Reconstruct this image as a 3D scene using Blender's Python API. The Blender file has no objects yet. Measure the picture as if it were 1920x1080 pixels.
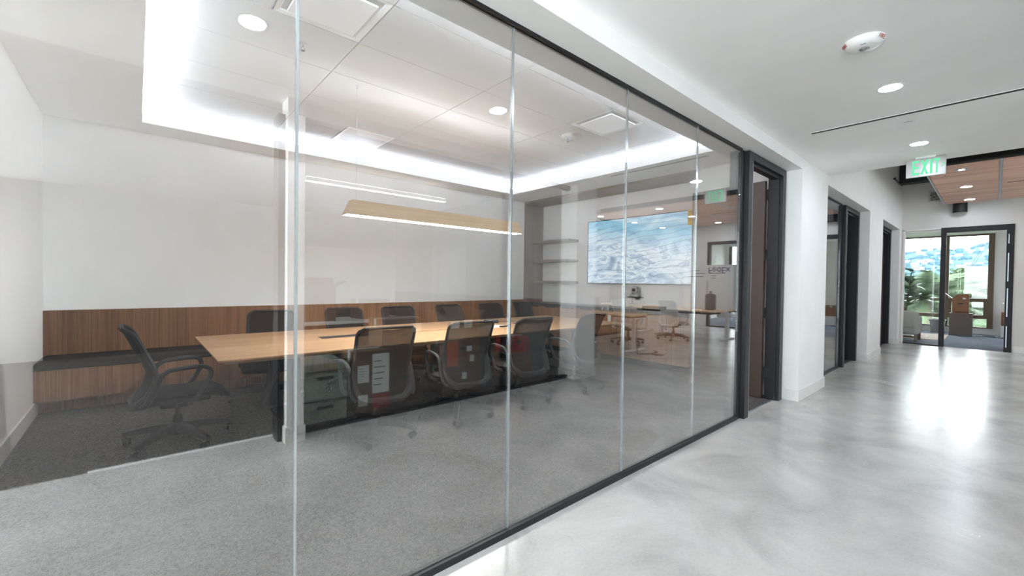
import bpy, bmesh, math, random
from mathutils import Vector, Matrix
random.seed(7)
S = bpy.context.scene
COL = S.collection
PI = math.pi

# ------------------------------------------------------------------ camera, world, exposure
cam = bpy.data.cameras.new('camera'); cam_o = bpy.data.objects.new('camera', cam); COL.objects.link(cam_o)
yaw, pitch, roll = math.radians(48.54789), math.radians(-0.84811), math.radians(0.77688)
fw = Vector((math.cos(yaw)*math.cos(pitch), math.sin(yaw)*math.cos(pitch), math.sin(pitch)))
rt = Vector((math.sin(yaw), -math.cos(yaw), 0)); up = rt.cross(fw)
r2 = math.cos(roll)*rt + math.sin(roll)*up; u2 = -math.sin(roll)*rt + math.cos(roll)*up
m = Matrix((r2, u2, -fw)).transposed().to_4x4(); m.translation = Vector((0, 0, 1.35))
cam_o.matrix_world = m
cam.sensor_width = 36; cam.lens = 797.689/1920*36; cam.clip_start = .02; cam.clip_end = 3000
S.camera = cam_o
W = bpy.data.worlds.new('sky'); S.world = W; W.use_nodes = True
bg = W.node_tree.nodes['Background']; bg.inputs[0].default_value = (.90, .955, 1.0, 1); bg.inputs[1].default_value = 7.8
S.view_settings.view_transform = 'Standard'; S.view_settings.look = 'None'
S.view_settings.exposure = 0.56; S.view_settings.gamma = 1; S.view_settings.use_curve_mapping = False
LED, DOWN, PEND_DN, PEND_UP, LINEAR, OFFICE_DOWN = 165, 190, 64, 16, 12, 120      # lamp strengths
cy = S.cycles
cy.max_bounces = 12; cy.diffuse_bounces = 7; cy.glossy_bounces = 6; cy.transparent_max_bounces = 24
cy.transmission_bounces = 6; cy.volume_bounces = 0; cy.sample_clamp_indirect = 6; cy.caustics_reflective = False; cy.caustics_refractive = False
cy.use_denoising = True

# ------------------------------------------------------------------ materials
def lin(r, g, b):
    f = lambda c: (c/255/12.92) if c/255 <= .04045 else ((c/255+.055)/1.055)**2.4
    return (f(r), f(g), f(b), 1)
def newmat(name):
    mt = bpy.data.materials.new(name); mt.use_nodes = True
    nt = mt.node_tree; b = nt.nodes['Principled BSDF']
    return mt, nt, b
def N(nt, t, **kw):
    n = nt.nodes.new(t)
    for k, v in kw.items():
        if k.startswith('i_'):
            n.inputs[k[2:].replace('_', ' ')].default_value = v
        else: setattr(n, k, v)
    return n
def coords(nt, scale=(1, 1, 1), loc=(0, 0, 0)):
    tc = N(nt, 'ShaderNodeTexCoord'); mp = N(nt, 'ShaderNodeMapping')
    mp.inputs['Scale'].default_value = scale; mp.inputs['Location'].default_value = loc
    nt.links.new(tc.outputs['Object'], mp.inputs[0]); return mp.outputs[0]
def ramp(nt, fac, stops):
    r = N(nt, 'ShaderNodeValToRGB'); el = r.color_ramp.elements
    while len(el) < len(stops): el.new(.5)
    for e, (p, c) in zip(el, stops): e.position = p; e.color = c
    nt.links.new(fac, r.inputs[0]); return r.outputs[0]
def plain(name, c, rough=.5, metal=0, spec=.5, var=0, vscale=30, bump=0, bscale=200, coat=0):
    mt, nt, b = newmat(name)
    b.inputs['Roughness'].default_value = rough; b.inputs['Metallic'].default_value = metal
    b.inputs['Specular IOR Level'].default_value = spec; b.inputs['Coat Weight'].default_value = coat
    v = max(var, .02)
    nz = N(nt, 'ShaderNodeTexNoise', i_Scale=vscale, i_Detail=3.0); nt.links.new(coords(nt), nz.inputs['Vector'])
    lo = tuple(x*(1-v) for x in c[:3])+(1,); hi = tuple(min(1, x*(1+v)) for x in c[:3])+(1,)
    nt.links.new(ramp(nt, nz.outputs[0], [(.3, lo), (.7, hi)]), b.inputs['Base Color'])
    if bump:
        n2 = N(nt, 'ShaderNodeTexNoise', i_Scale=bscale, i_Detail=4.0); nt.links.new(coords(nt), n2.inputs['Vector'])
        bp = N(nt, 'ShaderNodeBump'); bp.inputs['Strength'].default_value = bump; bp.inputs['Distance'].default_value = .004
        nt.links.new(n2.outputs[0], bp.inputs['Height']); nt.links.new(bp.outputs[0], b.inputs['Normal'])
    return mt
def wood(name, c1, c2, axis='z', rough=.5, fine=90, c3=None):
    mt, nt, b = newmat(name); b.inputs['Roughness'].default_value = rough; b.inputs['Specular IOR Level'].default_value = .35
    sc = [1, 1, 1]; sc['xyz'.index(axis)] = .018
    nz = N(nt, 'ShaderNodeTexNoise', i_Scale=float(fine), i_Detail=5.0, i_Roughness=.65); nt.links.new(coords(nt, sc), nz.inputs['Vector'])
    n2 = N(nt, 'ShaderNodeTexNoise', i_Scale=fine*.12, i_Detail=2.0); nt.links.new(coords(nt, sc, (3, 1, 2)), n2.inputs['Vector'])
    mx = N(nt, 'ShaderNodeMath', operation='MULTIPLY_ADD'); nt.links.new(n2.outputs[0], mx.inputs[0]); mx.inputs[1].default_value = .45
    nt.links.new(nz.outputs[0], mx.inputs[2])
    nt.links.new(ramp(nt, mx.outputs[0], [(.5, c1), (.92, c2)]), b.inputs['Base Color'])
    return mt
def emit(name, c, s):
    mt = bpy.data.materials.new(name); mt.use_nodes = True; nt = mt.node_tree; nt.nodes.clear()
    e = N(nt, 'ShaderNodeEmission'); e.inputs[0].default_value = c; e.inputs[1].default_value = s
    o = N(nt, 'ShaderNodeOutputMaterial'); nt.links.new(e.outputs[0], o.inputs[0]); return mt
def glass(name, r0, k, p, tint=(.97, .985, .98, 1), rough=0.0):
    mt = bpy.data.materials.new(name); mt.use_nodes = True; nt = mt.node_tree; nt.nodes.clear()
    g = N(nt, 'ShaderNodeNewGeometry'); d = N(nt, 'ShaderNodeVectorMath', operation='DOT_PRODUCT')
    nt.links.new(g.outputs['Normal'], d.inputs[0]); nt.links.new(g.outputs['Incoming'], d.inputs[1])
    a = N(nt, 'ShaderNodeMath', operation='ABSOLUTE'); nt.links.new(d.outputs['Value'], a.inputs[0])
    s = N(nt, 'ShaderNodeMath', operation='SUBTRACT'); s.inputs[0].default_value = 1; nt.links.new(a.outputs[0], s.inputs[1])
    pw = N(nt, 'ShaderNodeMath', operation='POWER'); nt.links.new(s.outputs[0], pw.inputs[0]); pw.inputs[1].default_value = p
    ma = N(nt, 'ShaderNodeMath', operation='MULTIPLY_ADD', use_clamp=True); nt.links.new(pw.outputs[0], ma.inputs[0]); ma.inputs[1].default_value = k; ma.inputs[2].default_value = r0
    t = N(nt, 'ShaderNodeBsdfTransparent'); t.inputs[0].default_value = tint
    gl = N(nt, 'ShaderNodeBsdfGlossy'); gl.inputs['Roughness'].default_value = rough; gl.inputs[0].default_value = (1, 1, 1, 1)
    mx = N(nt, 'ShaderNodeMixShader'); nt.links.new(ma.outputs[0], mx.inputs[0]); nt.links.new(t.outputs[0], mx.inputs[1]); nt.links.new(gl.outputs[0], mx.inputs[2])
    o = N(nt, 'ShaderNodeOutputMaterial'); nt.links.new(mx.outputs[0], o.inputs[0]); return mt

M = {}
M['wall'] = plain('white_paint', lin(240, 239, 237), .6, var=.012, vscale=3, bump=.04, bscale=350)
M['ceil'] = plain('ceiling_paint', lin(248, 247, 245), .7, var=.01, vscale=3)
M['dim_wall'] = plain('dim_room_wall', lin(196, 195, 194), .7, var=.02, vscale=3)  # dimness of the box room put into the grey of its rear wall
M['dim_ceil'] = plain('dim_room_ceiling', lin(215, 214, 213), .7, var=.02, vscale=3)  # ceiling greyed to go with the dimmed rear wall, low light in the colour
M['dim_part'] = plain('dim_room_partition', lin(140, 139, 138), .7, var=.02, vscale=3)  # darker grey makes the partition reflect as if dimly lit
M['dim_end'] = plain('dimmed_end_wall', lin(214, 211, 206), .6, var=.012, vscale=3)  # white wall paint darkened to stand for weaker light at the corridor end
M['signw'] = plain('sign_plate_acrylic', lin(172, 170, 166), .3)
M['dim_corner'] = plain('dim_room_corner', lin(180, 179, 178), .7, var=.02, vscale=3)  # wall greyed to soften the tonal step mirrored over the meeting room end wall
M['tile'] = plain('ceiling_tile', lin(196, 195, 193), .8, var=.02, vscale=60, bump=.1, bscale=500)
M['tgrid'] = plain('ceiling_grid', lin(192, 191, 188), .6)
M['base'] = plain('baseboard_paint', lin(230, 228, 225), .4)
M['bronze'] = plain('dark_bronze_metal', lin(36, 36, 39), .45, metal=.15, spec=.35, var=.06)
M['blackm'] = plain('black_metal', lin(30, 30, 32), .4, metal=.3)
M['door'] = plain('brown_door_laminate', lin(72, 58, 51), .45, var=.04)
M['steel'] = plain('brushed_steel', lin(190, 190, 192), .3, metal=1)
M['alum'] = plain('aluminium_trim', lin(190, 200, 210), .35, metal=.9)
M['black'] = plain('black_plastic', lin(26, 26, 28), .5, spec=.35, var=.06)
M['dgrey'] = plain('dark_grey_plastic', lin(46, 46, 47), .6, spec=.3, var=.05)
M['fabric'] = plain('charcoal_fabric', lin(42, 41, 40), .95, spec=.15, var=.22, vscale=400, bump=.3, bscale=900)
M['cushion'] = plain('bench_fabric', lin(50, 46, 45), .95, spec=.15, var=.25, vscale=350, bump=.3, bscale=900)
M['bench'] = wood('walnut_veneer', lin(118, 80, 54), lin(160, 118, 84), 'z', .5, 70)
M['niche'] = wood('niche_walnut', lin(92, 72, 60), lin(124, 100, 84), 'z', .5, 70)
M['nicheh'] = wood('shelf_walnut', lin(92, 72, 60), lin(124, 100, 84), 'y', .5, 70)
M['cab'] = wood('cabinet_walnut', lin(122, 86, 62), lin(162, 124, 94), 'z', .5, 70)
M['oak'] = wood('oak_veneer', lin(160, 122, 84), lin(190, 152, 112), 'x', .38, 60)
M['maple'] = wood('maple_veneer', lin(214, 178, 138), lin(236, 206, 168), 'x', .45, 50)
M['cloud'] = wood('ceiling_walnut', lin(184, 134, 112), lin(248, 214, 192), 'y', .5, 34)
M['counter'] = plain('dark_counter', lin(52, 49, 48), .35, var=.08)
M['white'] = plain('white_plastic', lin(236, 236, 234), .4)
M['offw'] = plain('white_fabric', lin(214, 212, 206), .8, var=.05, vscale=200)
M['card'] = plain('cardboard', lin(104, 78, 58), .85, var=.06, vscale=12)
M['card2'] = plain('dark_cardboard', lin(92, 68, 52), .85, var=.06, vscale=12)
M['card3'] = plain('brown_cardboard', lin(138, 100, 76), .85, var=.06, vscale=12)
M['sage'] = plain('grey_green_board', lin(138, 150, 142), .7, var=.04)
M['paper'] = plain('white_paper', lin(232, 232, 230), .7)
M['orange'] = plain('orange_card', lin(190, 88, 40), .6)
M['red'] = plain('red_print', lin(150, 32, 28), .6)
M['yellow'] = plain('yellow_sticker', lin(238, 205, 20), .5)
M['ink'] = plain('black_ink', lin(30, 30, 34), .6)
M['purple'] = plain('purple_ink', lin(62, 34, 110), .6)
M['green'] = emit('exit_green', (.13, .62, .33, 1), 1.0)
M['led'] = emit('led_strip', (.87, .96, 1.1, 1), LED)
M['down'] = emit('downlight_lens', (.87, .96, 1.1, 1), DOWN)
M['odown'] = emit('office_downlight_lens', (.87, .96, 1.1, 1), OFFICE_DOWN)
M['pdn'] = emit('pendant_diffuser', (1, .985, .97, 1), PEND_DN)
M['pup'] = emit('pendant_uplight', (1, .985, .97, 1), PEND_UP)
M['lin'] = emit('linear_diffuser', (1, .98, .95, 1), LINEAR)
M['glass'] = glass('partition_glass', .148, .55, 2.6, (.985, .99, .988, 1))
M['clear'] = glass('window_glass', .04, .9, 5)
M['joint'] = plain('polished_glass_edge', lin(176, 182, 184), .15, metal=.75)
M['sofa'] = plain('grey_boucle', lin(176, 174, 168), .95, spec=.1, var=.1, vscale=200, bump=.5, bscale=300)
M['rug'] = plain('beige_rug', lin(186, 168, 156), .95, var=.1, vscale=60)
M['leaf'] = plain('ficus_leaf', lin(66, 112, 58), .4, var=.3, vscale=8)
M['bark'] = plain('bark', lin(98, 82, 66), .9, var=.2)
M['tub'] = plain('smoky_plastic', lin(70, 76, 86), .3)
M['sidet'] = plain('taupe_laminate', lin(104, 94, 90), .6, var=.04)
M['wframe'] = plain('bronze_window_frame', lin(96, 82, 66), .45, metal=.3)
M['darkp'] = plain('dark_paint', lin(34, 33, 33), .6)
M['caster'] = plain('caster_plastic', lin(28, 28, 30), .35)

def mesh_fabric():
    mt, nt, b = newmat('chair_mesh'); b.inputs['Roughness'].default_value = .85; b.inputs['Specular IOR Level'].default_value = .2
    w = N(nt, 'ShaderNodeTexNoise', i_Scale=700.0, i_Detail=2.0); nt.links.new(coords(nt), w.inputs['Vector'])
    nt.links.new(ramp(nt, w.outputs[0], [(.35, lin(26, 26, 27)), (.65, lin(52, 50, 50))]), b.inputs['Base Color'])
    b.inputs['Alpha'].default_value = .92
    return mt
M['mesh'] = mesh_fabric()
def carpet(name, dark, light, scale=260):
    mt, nt, b = newmat(name); b.inputs['Roughness'].default_value = 1; b.inputs['Specular IOR Level'].default_value = .05
    v = coords(nt)
    a = N(nt, 'ShaderNodeTexNoise', i_Scale=float(scale), i_Detail=2.0); nt.links.new(v, a.inputs['Vector'])
    vo = N(nt, 'ShaderNodeTexVoronoi', i_Scale=scale*.55); nt.links.new(v, vo.inputs['Vector'])
    big = N(nt, 'ShaderNodeTexNoise', i_Scale=1.2, i_Detail=2.0); nt.links.new(v, big.inputs['Vector'])
    ad = N(nt, 'ShaderNodeMath', operation='MULTIPLY_ADD'); nt.links.new(vo.outputs['Color'], ad.inputs[0]); ad.inputs[1].default_value = .35; nt.links.new(a.outputs[0], ad.inputs[2])
    a2 = N(nt, 'ShaderNodeMath', operation='MULTIPLY_ADD'); nt.links.new(big.outputs[0], a2.inputs[0]); a2.inputs[1].default_value = .12; nt.links.new(ad.outputs[0], a2.inputs[2])
    nt.links.new(ramp(nt, a2.outputs[0], [(.42, dark), (.95, light)]), b.inputs['Base Color'])
    bp = N(nt, 'ShaderNodeBump'); bp.inputs['Strength'].default_value = .7; bp.inputs['Distance'].default_value = .006
    nt.links.new(ad.outputs[0], bp.inputs['Height']); nt.links.new(bp.outputs[0], b.inputs['Normal'])
    return mt
M['carpet'] = carpet('charcoal_carpet', lin(22, 21, 21), lin(112, 108, 106), 150)
M['bluecarpet'] = carpet('blue_grey_carpet', lin(84, 90, 104), lin(140, 146, 158), 120)
def concrete():
    mt, nt, b = newmat('polished_concrete'); v = coords(nt)
    a = N(nt, 'ShaderNodeTexNoise', i_Scale=1.6, i_Detail=6.0, i_Roughness=.62, i_Distortion=.6); nt.links.new(v, a.inputs['Vector'])
    f = N(nt, 'ShaderNodeTexNoise', i_Scale=55.0, i_Detail=3.0); nt.links.new(v, f.inputs['Vector'])
    mx = N(nt, 'ShaderNodeMath', operation='MULTIPLY_ADD'); nt.links.new(f.outputs[0], mx.inputs[0]); mx.inputs[1].default_value = .22; nt.links.new(a.outputs[0], mx.inputs[2])
    col = ramp(nt, mx.outputs[0], [(.36, lin(162, 160, 156)), (.6, lin(187, 185, 181)), (.85, lin(206, 204, 200))])
    cr = N(nt, 'ShaderNodeTexVoronoi', feature='DISTANCE_TO_EDGE', i_Scale=.55)
    wn = N(nt, 'ShaderNodeTexNoise', i_Scale=2.5, i_Detail=5.0); nt.links.new(v, wn.inputs['Vector'])
    wm = N(nt, 'ShaderNodeMix', data_type='RGBA', blend_type='ADD'); wm.inputs[0].default_value = .5
    nt.links.new(v, wm.inputs[6]); nt.links.new(wn.outputs['Color'], wm.inputs[7]); nt.links.new(wm.outputs[2], cr.inputs['Vector'])
    line = ramp(nt, cr.outputs['Distance'], [(0, (1, 1, 1, 1)), (.0022, (0, 0, 0, 1))])
    cm = N(nt, 'ShaderNodeTexNoise', i_Scale=1.1); nt.links.new(v, cm.inputs['Vector'])
    cmask = ramp(nt, cm.outputs[0], [(.6, (0, 0, 0, 1)), (.68, (.4, .4, .4, 1))])
    mm = N(nt, 'ShaderNodeMath', operation='MULTIPLY'); nt.links.new(line, mm.inputs[0]); nt.links.new(cmask, mm.inputs[1])
    fin = N(nt, 'ShaderNodeMix', data_type='RGBA'); nt.links.new(mm.outputs[0], fin.inputs[0]); nt.links.new(col, fin.inputs[6]); fin.inputs[7].default_value = lin(150, 146, 140)
    nt.links.new(fin.outputs[2], b.inputs['Base Color'])
    rr = N(nt, 'ShaderNodeMapRange'); nt.links.new(mx.outputs[0], rr.inputs[0]); rr.inputs[3].default_value = .13; rr.inputs[4].default_value = .3
    nt.links.new(rr.outputs[0], b.inputs['Roughness']); b.inputs['Specular IOR Level'].default_value = .5
    return mt
M['concrete'] = concrete()
def screen():
    mt = bpy.data.materials.new('screen_picture'); mt.use_nodes = True; nt = mt.node_tree; nt.nodes.clear()
    tc = N(nt, 'ShaderNodeTexCoord'); mp = N(nt, 'ShaderNodeMapping'); nt.links.new(tc.outputs['Object'], mp.inputs[0])
    mp.inputs['Scale'].default_value = (1, 1.1, 2.6); mp.inputs['Rotation'].default_value = (.25, 0, 0)
    n1 = N(nt, 'ShaderNodeTexNoise', i_Scale=1.5, i_Detail=7.0, i_Roughness=.55, i_Distortion=1.4); nt.links.new(mp.outputs[0], n1.inputs['Vector'])
    wv = N(nt, 'ShaderNodeTexWave', i_Scale=1.3, i_Distortion=9.0, i_Detail=4.0); wv.bands_direction = 'Z'; nt.links.new(mp.outputs[0], wv.inputs['Vector'])
    sp = N(nt, 'ShaderNodeSeparateXYZ'); nt.links.new(tc.outputs['Object'], sp.inputs[0])
    land = ramp(nt, n1.outputs[0], [(.3, lin(120, 142, 170)), (.42, lin(178, 205, 226)), (.52, lin(226, 238, 244)), (.6, lin(150, 178, 205)), (.75, lin(232, 240, 246))])
    skyc = ramp(nt, n1.outputs[0], [(.35, lin(104, 178, 214)), (.55, lin(150, 206, 230)), (.7, lin(214, 234, 244))])
    h = N(nt, 'ShaderNodeMath', operation='MULTIPLY_ADD'); nt.links.new(n1.outputs[0], h.inputs[0]); h.inputs[1].default_value = .5; nt.links.new(sp.outputs['Z'], h.inputs[2])
    y = N(nt, 'ShaderNodeMath', operation='MULTIPLY_ADD'); nt.links.new(sp.outputs['Y'], y.inputs[0]); y.inputs[1].default_value = -.16; nt.links.new(h.outputs[0], y.inputs[2])
    f = N(nt, 'ShaderNodeMapRange'); nt.links.new(y.outputs[0], f.inputs[0]); f.inputs[1].default_value = .3; f.inputs[2].default_value = .62
    mx = N(nt, 'ShaderNodeMix', data_type='RGBA'); nt.links.new(f.outputs[0], mx.inputs[0]); nt.links.new(land, mx.inputs[6]); nt.links.new(skyc, mx.inputs[7])
    streak = ramp(nt, wv.outputs[0], [(.0, lin(96, 120, 150)), (.12, (1, 1, 1, 1))])
    m2 = N(nt, 'ShaderNodeMix', data_type='RGBA', blend_type='MULTIPLY'); m2.inputs[0].default_value = .45
    nt.links.new(mx.outputs[2], m2.inputs[6]); nt.links.new(streak, m2.inputs[7])
    e = N(nt, 'ShaderNodeEmission'); nt.links.new(m2.outputs[2], e.inputs[0]); e.inputs[1].default_value = .8
    g = N(nt, 'ShaderNodeBsdfGlossy'); g.inputs['Roughness'].default_value = .25; g.inputs[0].default_value = (.04, .04, .04, 1)
    ad = N(nt, 'ShaderNodeAddShader'); nt.links.new(e.outputs[0], ad.inputs[0]); nt.links.new(g.outputs[0], ad.inputs[1])
    o = N(nt, 'ShaderNodeOutputMaterial'); nt.links.new(ad.outputs[0], o.inputs[0]); return mt
M['screen'] = screen()
M['hill'] = plain('hillside_scrub', lin(64, 84, 84), .95, spec=.02, var=.5, vscale=.02)
M['house'] = plain('house_render', lin(165, 160, 156), .8, spec=.02)
M['roofs'] = plain('house_roof', lin(120, 92, 82), .8, spec=.02)
M['palm'] = plain('palm_frond', lin(78, 94, 72), .6, spec=.02, var=.3, vscale=2)
M['shag'] = plain('dry_palm_skirt', lin(104, 90, 80), .9, spec=.02, var=.3, vscale=3)
M['cypress'] = plain('cypress_green', lin(44, 62, 52), .9, spec=.02, var=.35, vscale=3)
M['scrub'] = plain('garden_shrub', lin(54, 70, 46), .9, spec=.02, var=.5, vscale=1.5)
M['bloom'] = plain('orange_blossom', lin(170, 104, 44), .8, spec=.02, var=.3, vscale=5)

# ------------------------------------------------------------------ mesh builder
def frames(pts, closed=False):
    n = len(pts); T = []
    for i in range(n):
        a = pts[i-1] if (i or closed) else pts[0]; b = pts[(i+1) % n] if (i < n-1 or closed) else pts[-1]
        T.append((b-a).normalized())
    ref = Vector((0, 0, 1)) if abs(T[0].z) < .9 else Vector((1, 0, 0))
    u = (ref - T[0]*ref.dot(T[0])).normalized(); out = []
    for t in T:
        u = (u - t*u.dot(t))
        u = u.normalized() if u.length > 1e-6 else t.orthogonal().normalized()
        out.append((u, t.cross(u)))
    return out
class MB:
    def __init__(s): s.b = bmesh.new()
    def box(s, x0, y0, z0, x1, y1, z1, rot=None, at=None):
        v = [s.b.verts.new((x, y, z)) for x in (x0, x1) for y in (y0, y1) for z in (z0, z1)]
        for f in ((0, 1, 3, 2), (4, 6, 7, 5), (0, 4, 5, 1), (2, 3, 7, 6), (0, 2, 6, 4), (1, 5, 7, 3)):
            s.b.faces.new([v[i] for i in f])
        if rot is not None: bmesh.ops.rotate(s.b, verts=v, cent=Vector(at or (0, 0, 0)), matrix=rot)
        return s
    def rbox(s, x0, y0, z0, x1, y1, z1, r=.01, seg=2):
        t = bmesh.new(); o = s.b; s.b = t; s.box(x0, y0, z0, x1, y1, z1)
        bmesh.ops.bevel(t, geom=t.edges[:], offset=r, segments=seg, affect='EDGES', profile=.5)
        s.b = o; return s.add(t)
    def add(s, t):
        me = bpy.data.meshes.new('tmp'); t.to_mesh(me); t.free(); s.b.from_mesh(me); bpy.data.meshes.remove(me); return s
    def tube(s, pts, r, seg=8, closed=False, sx=1, sy=1):
        pts = [Vector(p) for p in pts]; fr = frames(pts, closed); rings = []
        for i, (p, (u, w)) in enumerate(zip(pts, fr)):
            rr = r[i] if isinstance(r, (list, tuple)) else r
            rings.append([s.b.verts.new(p + u*(rr*sx*math.cos(2*PI*k/seg)) + w*(rr*sy*math.sin(2*PI*k/seg))) for k in range(seg)])
        n = len(rings)
        for i in range(n if closed else n-1):
            A, B = rings[i], rings[(i+1) % n]
            for k in range(seg): s.b.faces.new((A[k], A[(k+1) % seg], B[(k+1) % seg], B[k]))
        if not closed: s.b.faces.new(rings[0][::-1]); s.b.faces.new(rings[-1])
        return s
    def lathe(s, prof, c=(0, 0, 0), seg=20, axis='z'):
        rings = []
        for r, h in prof:
            ring = []
            for k in range(seg):
                a = 2*PI*k/seg; p = (r*math.cos(a), r*math.sin(a), h)
                if axis == 'x': p = (h, p[0], p[1])
                if axis == 'y': p = (p[1], h, p[0])
                ring.append(s.b.verts.new((p[0]+c[0], p[1]+c[1], p[2]+c[2])))
            rings.append(ring)
        for A, B in zip(rings, rings[1:]):
            for k in range(seg): s.b.faces.new((A[k], A[(k+1) % seg], B[(k+1) % seg], B[k]))
        s.b.faces.new(rings[0][::-1]); s.b.faces.new(rings[-1]); return s
    def prism(s, poly, a, b, plane='xz'):
        def P(u, v, w): return (u, w, v) if plane == 'xz' else ((w, u, v) if plane == 'yz' else (u, v, w))
        A = [s.b.verts.new(P(u, v, a)) for u, v in poly]; B = [s.b.verts.new(P(u, v, b)) for u, v in poly]
        s.b.faces.new(A); s.b.faces.new(B[::-1]); n = len(poly)
        for i in range(n): s.b.faces.new((A[i], B[i], B[(i+1) % n], A[(i+1) % n]))
        return s
    def grid(s, fn, nu, nv):
        V = [[s.b.verts.new(fn(i/nu, j/nv)) for j in range(nv+1)] for i in range(nu+1)]
        for i in range(nu):
            for j in range(nv): s.b.faces.new((V[i][j], V[i+1][j], V[i+1][j+1], V[i][j+1]))
        return s
    def blob(s, c, r, sub=1, jit=.2, sz=(1, 1, 1)):
        q = bmesh.ops.create_icosphere(s.b, subdivisions=sub, radius=1)
        for v in q['verts']:
            k = r*(1+random.uniform(-jit, jit)); v.co = Vector((c[0]+v.co.x*k*sz[0], c[1]+v.co.y*k*sz[1], c[2]+v.co.z*k*sz[2]))
        return s
    def mesh(s, name, mt, smooth=False):
        bmesh.ops.recalc_face_normals(s.b, faces=s.b.faces[:])
        me = bpy.data.meshes.new(name); s.b.to_mesh(me); s.b.free(); me.materials.append(mt)
        if smooth:
            for p in me.polygons: p.use_smooth = True
            me.set_sharp_from_angle(angle=math.radians(40))
        return me
    def build(s, name, mt, parent=None, smooth=False):
        return link(name, s.mesh(name, mt, smooth), parent)
def link(name, me, parent=None, loc=None, rz=0):
    o = bpy.data.objects.new(name, me); COL.objects.link(o)
    if parent is not None: o.parent = parent
    if loc is not None: o.location = loc
    if rz: o.rotation_euler.z = rz
    return o
def tag(o, label, cat, group=None, kind=None):
    o['label'] = label; o['category'] = cat
    if group: o['group'] = group
    if kind: o['kind'] = kind
    return o
def thing(name, loc, label, cat, rz=0, group=None, kind=None):
    o = bpy.data.objects.new(name, None); COL.objects.link(o); o.location = loc; o.rotation_euler.z = rz; o.empty_display_size = .1
    return tag(o, label, cat, group, kind)
def dup(src, parent=None):
    c = src.copy(); COL.objects.link(c)
    if parent is not None: c.parent = parent
    for ch in list(src.children): dup(ch, c)
    return c
def bx(*a): return MB().box(*a)
def text_mesh(body, size, mt, depth=.001, name='lettering'):
    cu = bpy.data.curves.new('t', 'FONT'); cu.body = body; cu.size = size; cu.extrude = depth; cu.align_x = 'CENTER'; cu.align_y = 'CENTER'
    o = bpy.data.objects.new('t', cu); COL.objects.link(o)
    dg = bpy.context.evaluated_depsgraph_get(); dg.update()
    me = bpy.data.meshes.new_from_object(o.evaluated_get(dg)); bpy.data.objects.remove(o); bpy.data.curves.remove(cu)
    me.name = name; me.materials.clear(); me.materials.append(mt); return me
def place(o, xaxis, yaxis, loc):
    x = Vector(xaxis).normalized(); z = x.cross(Vector(yaxis)).normalized(); y = z.cross(x)
    mm = Matrix((x, y, z)).transposed().to_4x4(); mm.translation = Vector(loc); o.matrix_local = mm; return o
def struct(name, mb, mt, label, cat, parent=None, smooth=False):
    o = mb.build(name, mt, parent, smooth)
    if parent is None: tag(o, label, cat, kind='structure')
    return o

# ------------------------------------------------------------------ the setting: floors
ZC = 2.82      # corridor ceiling
struct('floor', bx(-2.75, -6.6, -.12, 13.82, 1.69, 0), M['concrete'], 'polished pale concrete floor of the corridor', 'floor')
struct('floor', bx(-.85, 1.69, -.12, 6.8, 6.7, 0), M['carpet'], 'speckled charcoal carpet of the meeting room', 'floor')
struct('floor', bx(6.8, 1.69, -.12, 10.45, 5.5, 0), M['carpet'], 'charcoal carpet of the small office behind the second door', 'floor')
struct('floor', bx(10.45, 1.69, -.12, 13.82, 5.5, 0), M['carpet'], 'charcoal carpet of the small office behind the third door', 'floor')
struct('floor', bx(13.82, -4.2, -.12, 18.7, 4.2, 0), M['bluecarpet'], 'blue grey carpet of the end office by the window', 'floor')
struct('floor', bx(-1.65, -6.5, 0, 4.85, -.70, .004), M['carpet'], 'charcoal carpet of the box room opposite the meeting room', 'floor')
tag(bx(-.25, -.712, .0, .88, -.678, .007).build('threshold_strip', M['paper']), 'thin silver threshold strip between concrete and dark carpet', 'trim', kind='structure')
tag(bx(4.68, 1.688, 0, 5.61, 1.705, .006).build('threshold_strip', M['alum']), 'thin pale threshold strip under the first dark door frame', 'trim', kind='structure')

# walls of the meeting room
struct('wall_left', bx(-.85, 1.69, 0, -.73, 6.7, 3.4), M['wall'], 'plain white end wall of the meeting room beside the bench', 'wall')
struct('wall_back', bx(-.85, 6.56, 0, 6.8, 6.7, 3.4), M['wall'], 'long white wall above the walnut bench panel', 'wall')
struct('wall_right', bx(6.66, 1.9, 0, 6.8, 6.56, 3.4), M['wall'], 'white back wall of the niche holding the large screen', 'wall')
struct('wall_right', bx(6.12, 1.9, 0, 6.66, 2.9, 3.02), M['wall'], 'white wall block between the screen niche and the open door', 'wall')
struct('baseboard_left', bx(-.73, 1.71, 0, -.717, 6.15, .135), M['base'], 'pale baseboard under the white end wall', 'baseboard')
# corridor wall with three recessed openings
HD = 'wall_corridor'
struct(HD, bx(-2.75, 1.49, 2.70, 13.82, 1.9, 4.5), M['wall'], 'white wall band running above all glass fronts', 'wall')
struct(HD, bx(5.777, 1.49, 0, 6.92, 1.9, 2.70), M['wall'], 'white wall pier between the first and second glass fronts', 'wall')
struct(HD, bx(9.85, 1.49, 0, 11.2, 1.9, 2.70), M['wall'], 'white wall pier between the second and third glass fronts', 'wall')
struct(HD, bx(13.45, 1.49, 0, 13.82, 1.9, 2.70), M['wall'], 'narrow white pier after the third door', 'wall')
struct(HD, bx(-2.75, 1.49, 0, -.85, 1.9, 2.70), M['wall'], 'white corridor wall beyond the end of the long glass front', 'wall')
for a, b, t in ((5.777, 6.92, 'first'), (9.85, 11.2, 'second'), (13.45, 13.82, 'third')):
    struct('baseboard_corridor', MB().box(a-.011, 1.477, 0, b+.011, 1.49, .13).box(a-.011, 1.49, 0, a, 1.62, .13), M['base'], 'white baseboard around the %s corridor pier' % t, 'baseboard')
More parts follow.
